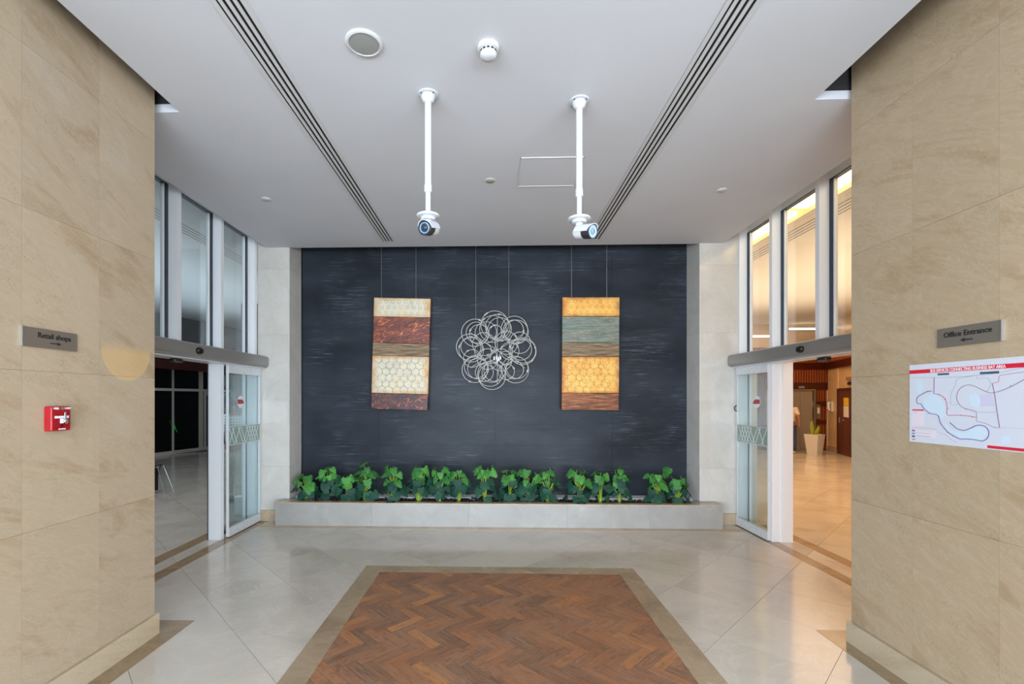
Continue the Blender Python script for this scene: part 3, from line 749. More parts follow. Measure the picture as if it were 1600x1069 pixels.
# A-frame stand at the left doorway edge and white box behind the sidelight
sp = Vector((-6.05, 8.25, 0))
st = thing('floor_stand', sp, 'low dark folding stand with thin chrome legs on the retail lobby floor', 'stand')
for dx, dy in ((.19, -.12), (.19, .12), (-.19, -.12), (-.19, .12)):
    MB().tube([sp + Vector((dx, dy, 0)), sp + Vector((dx * .12, dy * .6, .5))], .008, 6).build('leg', M_chrome if dx > 0 else M_black, st)
MB().box(sp.x - .16, sp.x + .02, sp.y - .07, sp.y - .05, .06, .46).build('panel', M_black, st)
MB().tube([sp + Vector((0, -.09, .5)), sp + Vector((0, .09, .5))], .012, 6).build('hinge_bar', M_black, st)
wbx = thing('white_box', (-3.67, 6.73, 0), 'plain white upright box on the floor behind the left door glass', 'box')
MB().box(-3.775, -3.60, 6.67, 6.79, 0.0, .26, .004).build('box_body', M_wht, wbx); MB().box(-3.778, -3.597, 6.667, 6.793, .255, .275, .004).build('lid', M_wht, wbx)

# ------------------------------------------------------------------ planter with plants
pt = thing('planter', (0.03, 6.45, 0), 'long low pale marble planter running along the slate wall', 'planter')
PX0, PX1, PZ = -2.93, 3.0, .3136
js = [PX0, -1.62, -0.32, .98, 2.05, PX1]
for a, b in zip(js[:-1], js[1:]):
    MB().box(a + .0006, b - .0006, 6.17, 6.2, 0.0, PZ - .012).build('marble_panel', M_planter, pt)
MB().box(PX0, PX0 + .03, 6.2, 6.395, 0, PZ - .012).build('marble_panel', M_planter, pt); MB().box(PX1 - .03, PX1, 6.2, 6.395, 0, PZ - .012).build('marble_panel', M_planter, pt)
for a, b in zip(js[:-1], js[1:]): MB().box(a + .0006 - (.004 if a == PX0 else 0), b - .0006 + (.004 if b == PX1 else 0), 6.166, 6.27, PZ - .012, PZ).build('coping', M_brown, pt)
MB().box(PX0, -2.65, 6.27, 6.405, PZ - .012, PZ).build('coping', M_planter, pt); MB().box(2.66, PX1, 6.27, 6.405, PZ - .012, PZ).build('coping', M_planter, pt)
MB().box(-2.84, 2.8, 6.62, 6.828, 0.1, .30).build('rear_kerb', M_wht, pt)
MB().box(-2.84, 2.8, 6.2, 6.62, 0.05, .26).build('soil_bed', M_void, pt)
pb = MB(); ico = [(0, 0, 1), (.9, 0, .2), (.28, .85, .2), (-.73, .53, .2), (-.73, -.53, .2), (.28, -.85, .2), (0, 0, -.6)]
icf = [(0, 1, 2), (0, 2, 3), (0, 3, 4), (0, 4, 5), (0, 5, 1), (6, 2, 1), (6, 3, 2), (6, 4, 3), (6, 5, 4), (6, 1, 5)]
for k in range(1500):
    x = random.uniform(-2.6, 2.62); y = random.uniform(6.29, 6.6); r = random.uniform(.016, .032)
    z = .268 + random.uniform(0, .02) + (.03 * max(0, math.sin(x * 2.3 + 1)) )
    R = Euler((random.uniform(-.5, .5), random.uniform(-.5, .5), random.uniform(0, 6.3))).to_matrix()
    pb.add([Vector((x, y, z)) + R @ Vector((p[0] * r * 1.2, p[1] * r, p[2] * r * .6)) for p in ico], icf)
def pebmat():
    g = G('black_pebble'); n = g.noise(g.pos(), 30, 2, .5); return g.done(g.ramp(n, [(.4, (26, 27, 31)), (.62, (70, 70, 76))]), .35)
o = pb.build('pebble_bed', pebmat(), smooth='full', fix=False); tag(o, 'small dark river pebbles filling the planter around the plants', 'pebbles', kind='stuff')
for px, lab in ((611, 'small dark metal clip on the planter rim under the fifth plant from the left'), (908, 'small dark metal clip on the planter rim right of centre'),):
    p = ony(px, 785, 6.22); q = thing('rim_clip', (p.x, 6.22, PZ), lab, 'clip')
    MB().box(p.x - .055, p.x + .055, 6.16, 6.24, PZ, PZ + .012, .003).build('plate', M_black, q); MB().box(p.x - .03, p.x + .03, 6.18, 6.22, PZ + .012, PZ + .022, .003).build('latch', M_gasket, q)

def leafmesh(name, m, deep, droop=.30):
    # split-leaf blade: x outward from the stalk, y sideways; notches between the veins
    n = 15; vs = []; f = []
    def w_at(t): return .5 * math.sin(PI * min(1, (0.10 + 0.90 * t)) ** 0.75) ** 0.62 if t < 1 else 0
    for k in range(n + 1): vs.append((k / n, 0, -droop * (k / n) ** 2))
    for sgn in (1, -1):
        base = len(vs)
        for k in range(n + 1):
            t = k / n; w_ = max(0, w_at(t)); notch = (k % 3 == 2) and 3 < k < 14
            ww = w_ * (deep if notch else 1.0)
            vs.append((t - .13 * (w_ > .2) + .10 * (ww / .5) * t, sgn * ww, -droop * t * t + .22 * ww - .62 * ww * ww))
        for k in range(n):
            a, b, d, e = k, k + 1, base + k + 1, base + k
            f.append((a, b, d, e) if sgn > 0 else (e, d, b, a))
    me = bpy.data.meshes.new(name); me.from_pydata(vs, [], f); me.materials.append(m)
    for p in me.polygons: p.use_smooth = True
    return me
def leafmat(name, a, b, c):
    g = G(name); oi = g.n('ShaderNodeObjectInfo')
    n = g.noise(g.pos((9, 9, 9), obj=True, rnd=4), .8, 3, .7)
    base = g.ramp(oi.outputs['Random'], [(0, a), (1, b)])
    v = g.n('ShaderNodeTexWave'); v.inputs['Scale'].default_value = 3.2; v.inputs['Distortion'].default_value = 1.5; v.bands_direction = 'X'
    g.l(g.pos(obj=True), v.inputs['Vector'])
    col = g.mix(g.mr(v.outputs['Fac'], .7, 1, 0, .35), base, c)
    col = g.mix(g.mr(n, .42, .62, 0, .65), col, a)
    g.p.inputs['Subsurface Weight'].default_value = 0.0
    g.p.inputs['Specular IOR Level'].default_value = .3
    return g.done(col, .62)
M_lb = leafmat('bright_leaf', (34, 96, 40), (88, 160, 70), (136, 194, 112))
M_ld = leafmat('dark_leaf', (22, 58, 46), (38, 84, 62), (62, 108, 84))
M_stem = plain('plant_stem', (134, 170, 52), 0.5)
LB = [leafmesh('leaf_bright', M_lb, .5), leafmesh('leaf_bright_curled', M_lb, .6, .5)]
LD = [leafmesh('leaf_dark', M_ld, .62), leafmesh('leaf_dark_round', M_ld, .9, .45)]
plants = [(479, 738, 'first plant from the left, bushy with leaves spilling over the marble corner'),
 (511, 727, 'second plant from the left, tall with light leaves arching right'), (543, 738, 'third plant from the left, low and leaning right'),
 (571, 725, 'fourth plant from the left, tall with dark leaves up its stem'), (614, 728, 'fifth plant from the left, standing after the first gap'),
 (654, 728, 'sixth plant from the left, with a wide bright crown'), (687, 728, 'seventh plant from the left, dark and dense with a single bright top'),
 (717, 731, 'eighth plant from the left, with a drooping bright crown'), (758, 728, 'ninth plant from the left, directly below the ring sculpture'),
 (797, 735, 'tenth plant from the left, low dark mound with bright top'), (825, 732, 'eleventh plant from the left, squeezed beside the single twisted one'),
 (856, 729, 'twelfth plant from the left, narrow with a twisted bright leaf'), (905, 733, 'thirteenth plant from the left, below the golden panel'),
 (938, 734, 'fourteenth plant from the left, dark base with light green crown'), (968, 729, 'fifteenth plant from the left, bushy just before the wide gap'),
 (1026, 740, 'second plant from the right end, with one leaf sticking straight up'), (1059, 742, 'last plant at the right end, with large pale green leaves')]
for idx, (px, top, lab) in enumerate(plants):
    yb_ = 6.38 + random.uniform(-.03, .05)
    p = ony(px, 782, yb_); p.z = .285
    hgt = (CY + 0 - top) ; ztop = ony(px, top, yb_).z - .285
    r0 = thing('monstera_plant', p, 'monstera, ' + lab, 'plant', 'monstera plants in the planter')
    specs = []
    nb = random.randint(12, 15); nd = random.randint(18, 22)
    for k in range(nb):
        az = 2 * PI * k / nb + random.uniform(-.4, .4)
        specs.append(('b', az, random.uniform(.02, .13), ztop * random.uniform(.56, .98), random.uniform(.075, .125), random.uniform(.1, .85)))
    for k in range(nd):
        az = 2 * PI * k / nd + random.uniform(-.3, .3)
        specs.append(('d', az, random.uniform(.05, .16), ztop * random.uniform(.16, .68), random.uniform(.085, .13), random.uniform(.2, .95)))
    if idx == 15:
        specs.append(('u', -.1, .09, ztop * 1.02, .15, -1.35))
    for kd, az, rr, z, size, droop in specs:
        if kd == 'd' and math.sin(az) > .5: rr *= .6
        lp = Vector((math.cos(az) * rr, math.sin(az) * rr * .8, z))
        if p.y + lp.y > 6.66: lp.y = 6.66 - p.y
        sgn_x = math.cos(az)
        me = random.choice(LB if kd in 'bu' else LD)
        o = link('leaf', me, r0, p + lp)
        # roll each blade a little towards the room, as leaves face the light
        e = Euler((0, droop, az), 'XYZ').to_matrix()
        tilt = Matrix.Rotation(random.uniform(.25, .75) if kd != 'u' else 1.1, 3, 'X')
        m3 = tilt @ e; o.rotation_euler = m3.to_euler(); o.scale = (size, size * random.uniform(.95, 1.25), size)
        if kd in 'bu' or random.random() < .3:
            sx = lp.x * .12 + random.uniform(-.012, .012)
            MB().tube([p + Vector((sx, random.uniform(-.01, .01), -.02)), p + Vector((lp.x * .3, lp.y * .3, z * .55)), p + lp], [.0058, .0045, .003], 5).build('stem', M_stem, r0, smooth='full', fix=False)
    MB().lathe([(.024, -.02), (.02, .03), (.012, .09), (.006, .13)], 8, Matrix.Translation(p)).build('stem_base', M_stem, r0, smooth=True)

# ------------------------------------------------------------------ hanging art
YA = 6.695
def art(name, cx, cz, wd, ht, tilt, bands, label, wires, wl_):
    rt = thing(name, (cx, YA + .03, cz - ht / 2), label, 'artwork')
    R = Matrix.Translation((cx, 0, cz)) @ Matrix.Rotation(tilt, 4, 'Y')
    z = ht / 2; total = sum(b[0] for b in bands)
    for k, (fr, m, nm, prj) in enumerate(bands):
        h_ = ht * fr / total
        mb = MB().box(-wd / 2, wd / 2, YA - prj, YA + .055, z - h_ + .003, z, .004).xf(R)
        o = mb.build(nm, m, rt); z -= h_
    MB().box(-wd / 2 + .02, wd / 2 - .02, YA + .055, YA + .085, -ht / 2 + .03, ht / 2 - .03).xf(R).build('backing_frame', M_black, rt)
    for px in wires:
        q = ony(px, 400, YA + .03)
        k = MB().tube([(q.x, YA + .03, cz + ht / 2 - .005), (q.x, YA + .03, 4.5)], .0022, 6).build('hanging_wire', M_wire, rt)
        MB().ball((q.x, YA + .03, cz + ht / 2 + .006), .007, 8).build('eyelet', M_wire, rt)
    return rt, R
def bandmat(name, kind):
    g = G(name)
    if kind in ('cream', 'gold', 'cream2', 'gold2'):
        n = g.noise(g.pos(obj=True), 4, 5, .6, .5)
        if 'cream' in kind: col = g.ramp(n, [(.3, (188, 180, 158)), (.5, (214, 206, 184)), (.72, (224, 200, 156))]); edge = (196, 140, 72)
        else: col = g.ramp(n, [(.3, (226, 150, 50)), (.52, (244, 184, 84)), (.72, (250, 200, 110))]); edge = (150, 72, 24)
        sx = g.n('ShaderNodeSeparateXYZ'); g.l(g.pos(obj=True), sx.inputs[0])
        ab = g.n('ShaderNodeMath', operation='ABSOLUTE'); g.l(sx.outputs[0], ab.inputs[0])
        abz = g.n('ShaderNodeMath', operation='ABSOLUTE'); g.l(sx.outputs[2], abz.inputs[0])
        hz = .135 if kind in ('cream', 'gold') else .26
        e2 = g.mr(abz.outputs[0], hz - .05, hz, 0, 1); e1 = g.mr(ab.outputs[0], .31, .41, 0, 1)
        mx = g.n('ShaderNodeMath', operation='MAXIMUM'); g.l(e1, mx.inputs[0]); g.l(e2, mx.inputs[1])
        nn = g.noise(g.pos(obj=True), 9, 3, .6); mu = g.n('ShaderNodeMath', operation='MULTIPLY'); g.l(mx.outputs[0], mu.inputs[0]); g.l(g.mr(nn, .3, .7, .35, 1.1), mu.inputs[1])
        col = g.mix(mu.outputs[0], col, edge); g.bump(n, .2); return g.done(col, .5)
    if kind == 'rust':
        n = g.noise(g.pos((2.2, 1, 6), (0, .25, 0), obj=True), 3.0, 8, .72, 1.5)
        col = g.ramp(n, [(.36, (70, 28, 30)), (.5, (112, 50, 36)), (.58, (166, 84, 46)), (.68, (232, 170, 112))]); g.bump(n, .4); return g.done(col, .45)
    if kind == 'stripe' or kind == 'brown':
        n = g.noise(g.pos((1.6, 1, 60), obj=True), 2.2, 5, .65, .3)
        col = g.ramp(n, [(.36, (64, 46, 34)), (.5, (126, 102, 74)), (.66, (182, 158, 122))] if kind == 'stripe' else [(.34, (58, 26, 20)), (.48, (134, 76, 44)), (.64, (206, 142, 88))])
        if kind == 'brown':
            n2 = g.noise(g.pos((1.5, 1, 2), obj=True), 2.5, 3); col = g.mix(g.mr(n2, .45, .7, 0, .7), col, (84, 40, 34))
        g.bump(n, .6); return g.done(col, .5)
    if kind == 'blue':
        n = g.noise(g.pos((1.3, 1, 14), obj=True), 2.4, 5, .6); col = g.ramp(n, [(.35, (84, 96, 86)), (.55, (116, 128, 116)), (.7, (138, 138, 120))])
        n2 = g.noise(g.pos((3, 1, 9), obj=True), 5, 6, .8, .6); n3 = g.noise(g.pos((1, 1, 3), obj=True), 2.6, 2)
        m_ = g.n('ShaderNodeMath', operation='MULTIPLY'); g.l(g.ramp(n2, [(.54, (0, 0, 0)), (.62, (1, 1, 1))]), m_.inputs[0]); g.l(g.ramp(n3, [(.45, (0, 0, 0)), (.58, (1, 1, 1))]), m_.inputs[1])
        col = g.mix(m_.outputs[0], col, (206, 150, 96)); g.bump(n, .4); return g.done(col, .5)
    if kind == 'plum':
        n = g.noise(g.pos((6, 1, 9), obj=True), 2.0, 5, .7, 1.4)
        col = g.ramp(n, [(.42, (50, 26, 34)), (.56, (92, 46, 40)), (.66, (190, 106, 70))]); g.bump(n, .4); return g.done(col, .45)
kn = {k: bandmat('canvas_' + k, k) for k in ('cream', 'cream2', 'gold', 'gold2', 'rust', 'stripe', 'brown', 'blue', 'plum')}
M_ink = plain('stamped_ring', (120, 110, 88), 0.5); M_inkg = plain('stamped_ring_gold', (116, 88, 30), 0.5)
def stamps(rt, R, pts, m, y):
    s_ = MB()
    for u, v, r in pts: s_.ring((u, y, v), (0, 1, 0), r, .0019, 22, 4)
    tag(s_.xf(R).build('stamped_rings', m, rt, fix=False), kind='stuff')
a1, R1 = art('hanging_panel', -1.335, 2.352, .822, 1.615, math.radians(1.55),
  [(165, kn['cream'], 'cream_band', .006), (227, kn['rust'], 'rust_band', 0), (113, kn['stripe'], 'striped_band', .004), (327, kn['cream2'], 'cream_band', .006), (140, kn['plum'], 'plum_band', 0)],
  'tilted tall cream, rust and plum abstract panel hanging left on the slate wall', (596, 650), 0)
a2, R2 = art('hanging_panel', 1.391, 2.347, .81, 1.612, math.radians(.4),
  [(168, kn['gold'], 'gold_band', .006), (230, kn['blue'], 'blue_grey_band', 0), (125, kn['stripe'], 'striped_band', .004), (320, kn['gold2'], 'gold_band', .006), (150, kn['brown'], 'brown_band', 0)],
  'tall golden and blue-grey abstract panel hanging right on the slate wall', (893, 948), 0)
def grid(z0, z1, rows, cols, r, wd, stag, jit):
    out = []
    for j in range(rows):
        for i in range(cols):
            u = -wd / 2 + wd * (i + .5 + (stag if j % 2 else 0)) / cols; v = z1 + (z0 - z1) * (j + .5) / rows
            if abs(u) + r > .41: continue
            out.append((u + random.uniform(-jit, jit), v + random.uniform(-jit, jit), r * random.uniform(.92, 1.08)))
    return out
hL = 1.615; zt = hL / 2
stamps(a1, R1, grid(zt - .255, zt - .02, 3, 8, .022, .74, .3, .006), M_ink, YA - .0065)
stamps(a1, R1, grid(zt - 1.37, zt - .85, 6, 7, .062, .74, .5, .014), M_ink, YA - .0065)
stamps(a2, R2, grid(zt - .255, zt - .02, 3, 8, .02, .72, .3, .006), M_inkg, YA - .0065)
stamps(a2, R2, grid(zt - 1.36, zt - .85, 6, 7, .064, .74, .5, .014), M_inkg, YA - .0065)

# ring sculpture
sc = thing('ring_sculpture', (.05, YA + .02, 1.84), 'round wall sculpture of overlapping silver wire rings hanging between the two panels', 'sculpture')
k_ = 1 / 7.127
M_ringm = plain('silver_ring', (196, 196, 190), .4, .35)
rings = [(520, 265, 155), (500, 310, 150), (555, 290, 138), (575, 320, 130), (300, 360, 150), (318, 352, 116), (345, 375, 108), (420, 350, 120), (740, 320, 150), (727, 332, 112), (760, 350, 132),
 (240, 520, 145), (258, 545, 138), (255, 515, 112), (830, 560, 152), (845, 560, 132), (812, 545, 118), (300, 770, 142), (335, 755, 118), (310, 735, 128), (750, 765, 152), (770, 745, 122), (740, 770, 100),
 (490, 840, 150), (470, 815, 140), (485, 800, 108), (520, 780, 120), (400, 480, 128), (650, 470, 128), (390, 560, 95), (690, 560, 100), (590, 660, 122), (440, 650, 115), (530, 350, 75), (650, 790, 90), (405, 800, 100), (640, 640, 75), (800, 470, 118), (270, 640, 100)]
zc_ = 0
cl = []
for i, (a, b, r) in enumerate(rings):
    c = ony(700 + a * k_, 470 + b * k_, YA + .02); rad = r * k_ / F_ * (YA + .02)
    c.y += random.uniform(-.035, .04)
    nr = Vector((random.uniform(-.16, .16), -1, random.uniform(-.16, .16)))
    MB().ring(c, nr, rad, .0046, 40, 6).build('ring', M_ringm, sc, smooth='full', fix=False)
    q = nr.normalized().to_track_quat('Z', 'Y').to_matrix()
    for _ in range(2 if i % 3 == 0 else 1):
        t = random.uniform(0, 6.28); pc = c + q @ Vector((rad * math.cos(t), rad * math.sin(t), 0)); tg = q @ Vector((-math.sin(t), math.cos(t), 0))
        Mm = Matrix.Translation(pc) @ tg.to_track_quat('Z', 'Y').to_matrix().to_4x4()
        MB().lathe([(.005, -.026), (.012, -.012), (.014, 0), (.012, .012), (.005, .026)], 8, Mm).build('clamp', M_ringm, sc, smooth=True)
for dx, dz in ((-.045, .0), (-.012, .012), (.02, -.012), (.045, .005), (.0, -.035)):
    c = ony(777, 560, YA - .01) + Vector((dx, 0, dz))
    MB().lathe([(.006, .03), (.011, .016), (.012, -.012), (.007, -.026)], 8, Matrix.Translation(c)).build('bead', M_wht, sc, smooth=True)
MB().tube([ony(777, 497, YA + .04), ony(777, 600, YA + .04)], .004, 6).tube([ony(735, 520, YA + .05), ony(820, 575, YA + .05)], .004, 6).tube([ony(820, 520, YA + .05), ony(735, 575, YA + .05)], .004, 6).build('back_rods', M_ringm, sc)
for px, py in ((743.5, 500), (795, 496)):
    q = ony(px, py, YA + .03); MB().tube([q, (q.x, q.y, 4.5)], .0022, 6).build('hanging_wire', M_wire, sc)

# ------------------------------------------------------------------ ceiling fittings
def diffuser(xc, label):
    d = thing('slot_diffuser', (xc, 3.0, ZC), label, 'air vent', 'slot diffusers')
    y0, y1 = .6, 6.2; w_ = .185
    MB().box(xc - w_ / 2, xc + w_ / 2, y0, y1, ZC - .001, ZC + .002).build('dark_backing', M_void, d)
    for k in range(5):
        a = xc - w_ / 2 + .001 + k * .0395; ww = .0265 if k in (0, 4) else .021
        MB().box(a, a + ww, y0, y1, ZC - .006, ZC - .0008).build('slot_bar', M_rail_grey, d)
    MB().box(xc - w_ / 2, xc + w_ / 2, y1, y1 + .012, ZC - .006, ZC).build('end_cap', M_rail_grey, d)
M_rail_grey = plain('diffuser_bar', (204, 204, 206), .5)
diffuser(-1.405, 'long black-slotted linear air diffuser on the left side of the ceiling'); diffuser(1.33, 'long black-slotted linear air diffuser on the right side of the ceiling')

def CZ(x, y, dz=0): return Matrix.Translation((x, y, ZC - dz)) @ Matrix.Rotation(PI, 4, 'X')
sk = thing('ceiling_speaker', (-.766, 2.742, ZC - .01), 'round grey ceiling speaker with a white rim near the left diffuser', 'speaker')
MB().lathe([(.108, 0), (.11, .006), (.1, .012), (.09, .012), (.088, .004)], 40, CZ(-.766, 2.742)).build('rim', M_white, sk, smooth=True)
MB().lathe([(.088, .002), (.088, .009), (.05, .011), (.002, .012)], 40, CZ(-.766, 2.742)).build('grille', plain('speaker_grille', (150, 152, 150), .6), sk, smooth=True)
sm = thing('smoke_detector', (-.029, 2.795, ZC - .06), 'white domed smoke detector in the middle of the ceiling', 'smoke detector')
MB().lathe([(.064, 0), (.066, .01), (.062, .024), (.05, .028)], 32, CZ(-.029, 2.795)).build('base_plate', M_white, sm, smooth=True)
MB().lathe([(.05, .028), (.047, .03), (.047, .04), (.05, .042), (.05, .056), (.04, .066), (.02, .071), (.002, .072)], 32, CZ(-.029, 2.795)).build('dome', M_white, sm, smooth=True)
v_ = MB()
for k in range(12):
    a = 2 * PI * k / 12; v_.box(-.008, .008, -.002, .002, -.004, .004)
    n8 = v_.v[-8:]; Mt = Matrix.Translation((-.029 + .048 * math.cos(a), 2.795 + .048 * math.sin(a), ZC - .035)) @ Matrix.Rotation(a + PI / 2, 4, 'Z')
    v_.v[-8:] = [Mt @ q for q in n8]
v_.build('vent_slots', M_black, sm)
ht = thing('access_hatch', (.51, 4.36, ZC), 'square painted access hatch in the ceiling with a thin bright edge', 'hatch')
hx0, hx1, hy0, hy1 = .24, .80, 4.085, 4.635
MB().box(hx0 + .004, hx1 - .004, hy0 + .004, hy1 - .004, ZC - .003, ZC).build('hatch_panel', M_ceil, ht)
fr = MB()
for a in ((hx0, hx1, hy0, hy0 + .006), (hx0, hx1, hy1 - .006, hy1), (hx0, hx0 + .006, hy0, hy1), (hx1 - .006, hx1, hy0, hy1)): fr.box(*a, ZC - .007, ZC)
fr.build('hatch_frame', M_rail_grey, ht)
for x, y, m, lab in ((-.028, 4.505, plain('beige_cap', (176, 172, 156), .5), 'small beige round cap in the ceiling left of the hatch'), (-2.398, 4.85, M_ceil, 'small white round cap in the ceiling near the left windows'), (2.314, 4.785, M_ceil, 'small white round cap in the ceiling near the right windows')):
    t = thing('sprinkler_cover', (x, y, ZC - .008), lab, 'sprinkler cap')
    MB().lathe([(.045, 0), (.046, .005), (.042, .008), (.002, .009)], 28, CZ(x, y)).build('cap_plate', m, t, smooth=True); MB().ring((x, y, ZC - .003), (0, 0, 1), .048, .003, 28, 6).build('cap_rim', M_white, t, smooth=True)

def cctv(x, y, zd, start, dr, label, lens_m):
    c = thing('security_camera', (x, y, zd - .1), label, 'camera', 'ceiling security cameras')
    MB().lathe([(.07, 0), (.07, .008), (.052, .012)], 32, CZ(x, y)).build('ceiling_flange', M_cctv, c, smooth=True)
    MB().lathe([(.05, .01), (.05, .02), (.042, .042), (.03, .055), (.027, .058)], 32, CZ(x, y)).build('flange_hub', M_cctv, c, smooth=True)
    for k in range(4):
        a = PI / 4 + k * PI / 2; MB().ball((x + .058 * math.cos(a), y + .058 * math.sin(a), ZC - .011), .0055, 8).build('screw', M_black, c)
    zc = 3.165
    MB().lathe([(.0235, 0), (.0235, ZC - .05 - zc)], 24, Matrix.Translation((x, y, zc))).build('upper_pole', M_cctv, c, smooth=True)
    MB().lathe([(.024, -.03), (.027, -.026), (.027, .022), (.024, .026)], 24, Matrix.Translation((x, y, zc))).build('coupling', M_cctv, c, smooth=True)
    MB().lathe([(.018, zd - zc), (.018, -.02)], 24, Matrix.Translation((x, y, zc))).build('lower_pole', M_cctv, c, smooth=True)
    MB().lathe([(.05, -.014), (.078, -.006), (.08, 0), (.078, .006), (.03, .014), (.019, .02)], 36, Matrix.Translation((x, y, zd))).build('round_plate', M_cctv, c, smooth=True)
    MB().lathe([(.03, -.034), (.05, -.03), (.052, -.016), (.05, -.012)], 32, Matrix.Translation((x, y, zd))).build('mount_ring', M_cctv, c, smooth=True)
    s_ = Vector(start)
    MB().tube([(x, y, zd - .03), (x, y, zd - .07), s_ + Vector((0, 0, 0))], [.026, .028, .034], 16).ball(s_, .037, 16).build('swivel_arm', M_cctv, c, smooth=True)
    d = Vector(dr).normalized(); q = d.to_track_quat('Z', 'Y').to_matrix().to_4x4()
    Mq = Matrix.Translation(s_) @ q
    MB().lathe([(.03, -.01), (.043, .0), (.046, .02), (.046, .07)], 28, Mq).build('housing', M_cctv, c, smooth=True)
    MB().lathe([(.046, .07), (.048, .075), (.048, .142), (.044, .146), (.042, .14)], 28, Mq).build('front_barrel', plain('camera_barrel', (42, 42, 48), .4), c, smooth=True)
    face = MB().lathe([(.0425, .137), (.0425, .1405), (.002, .1405)], 28, Mq).build('lens_cover', lens_m[0], c, smooth=True)
    MB().ring(Mq @ Vector((0, 0, .1412)), d, .0325, .0042, 28, 6).build('led_ring', lens_m[1], c, smooth=True)
    MB().ring(Mq @ Vector((0, 0, .1412)), d, .019, .0018, 24, 6).build('lens_rim', M_lensd, c, smooth=True)
    MB().lathe([(.012, .138), (.012, .1435), (.008, .146), (.001, .147)], 20, Mq).build('lens', M_lensd if lens_m[0] is M_lensd else M_lensg, c, smooth=True)
    # sun shade over the top of the barrel
    up = Vector((0, 0, 1)); sdv = d.cross(up).normalized(); up2 = sdv.cross(d).normalized()
    vs = []; nn = 14
    for zz_, in ((.01,), (.158,)):
        for rr in (.049, .053):
            for k in range(nn):
                a = math.radians(-5 + 190 * k / (nn - 1)); cut = 0 if zz_ < .1 else -.03 * (1 - math.sin(max(0, min(PI, a))))
                vs.append(s_ + d * (zz_ + cut) + (sdv * math.cos(a) + up2 * math.sin(a)) * rr)
    fs = []
    for k in range(nn - 1):
        fs += [(k, k + 1, 2 * nn + k + 1, 2 * nn + k), (nn + k + 1, nn + k, 3 * nn + k, 3 * nn + k + 1), (2 * nn + k, 2 * nn + k + 1, 3 * nn + k + 1, 3 * nn + k), (k + 1, k, nn + k, nn + k + 1)]
    fs += [(0, 2 * nn, 3 * nn, nn), (nn - 1, 2 * nn - 1, 4 * nn - 1, 3 * nn - 1)]
    MB().add(vs, fs).build('sun_shade', M_cctv, c, smooth=True)
M_lensp = plain('camera_face_pale', (168, 190, 214), .2)
cctv(-.452, 3.223, 2.972, (-.412, 3.235, 2.885), (-.34, -.9, -.26), 'white pole-mounted security camera on the left, its blue lens turned to the viewer', (M_lensd, M_lensg))
cctv(.611, 3.325, 2.978, (.60, 3.335, 2.885), (.62, -.78, -.22), 'white pole-mounted security camera on the right, its pale lens turned right', (M_lensp, M_lensp))

# ------------------------------------------------------------------ wall signs
def text(s_, size, M, m, name, parent, align='CENTER', ext=.0012, bold=0.0):
    cu = bpy.data.curves.new(name, 'FONT'); cu.body = s_; cu.size = size; cu.extrude = ext; cu.align_x = align; cu.align_y = 'CENTER'; cu.resolution_u = 3; cu.offset = bold
    to = bpy.data.objects.new('tmp_text', cu); me = bpy.data.meshes.new_from_object(to); bpy.data.objects.remove(to)
    me.name = name; me.transform(M); me.materials.clear(); me.materials.append(m)
    c = sum((v.co for v in me.vertices), Vector()) / max(1, len(me.vertices)); me.transform(Matrix.Translation(-c))
    return link(name, me, parent, c)
def WM(side, x, y, z):
    # text frame on a side wall: local x runs along the reading direction, local y up, local z into the room
    if side == 'l': cols = (Vector((0, 1, 0)), Vector((0, 0, 1)), Vector((1, 0, 0)))
    else: cols = (Vector((0, -1, 0)), Vector((0, 0, 1)), Vector((-1, 0, 0)))
    m = Matrix(cols).transposed().to_4x4(); m.translation = (x, y, z); return m
def plate(M, w_, h_, t0, t1, name, m, parent, c=0.0): return MB().box(-w_ / 2, w_ / 2, -h_ / 2, h_ / 2, t0, t1, c).xf(M).build(name, m, parent)
def arrow(M, m, parent, d=1):
    q = [(-.032 * d, .0026), (.014 * d, .0026), (.008 * d, .0105), (.034 * d, 0), (.008 * d, -.0105), (.014 * d, -.0026), (-.032 * d, -.0026)]
    if d < 0: q = q[::-1]
    MB().prism(q, .013, .0142, M).build('arrow', m, parent)
Ms = WM('l', -2.44, 2.487, 2.028)
s1 = thing('wall_sign', (-2.44, 2.487, 1.975), 'bronze plate sign reading Retail shops on the left sandstone wall', 'sign')
plate(Ms, .315, .103, 0, .012, 'plate', M_bronze, s1, .001); plate(Ms @ Matrix.Translation((-.1595, 0, 0)), .004, .103, 0, .014, 'edge', M_platel, s1)
text('Retail shops', .040, Ms @ Matrix.Translation((.018, .014, .0128)), M_text, 'lettering', s1, bold=.0006); arrow(Ms @ Matrix.Translation((.022, -.022, 0)), M_text, s1)
Mo = WM('r', 2.495, 2.52, 2.037)
s2 = thing('wall_sign', (2.495, 2.52, 1.98), 'bronze plate sign reading Office Entrance on the right sandstone wall', 'sign')
plate(Mo, .328, .103, 0, .012, 'plate', M_bronze, s2, .001); plate(Mo @ Matrix.Translation((.166, 0, 0)), .004, .103, 0, .014, 'edge', M_platel, s2)
text('Office Entrance', .0395, Mo @ Matrix.Translation((.0, .012, .0128)), M_text, 'lettering', s2, bold=.0006); arrow(Mo @ Matrix.Translation((.0, -.024, 0)), M_text, s2, -1)

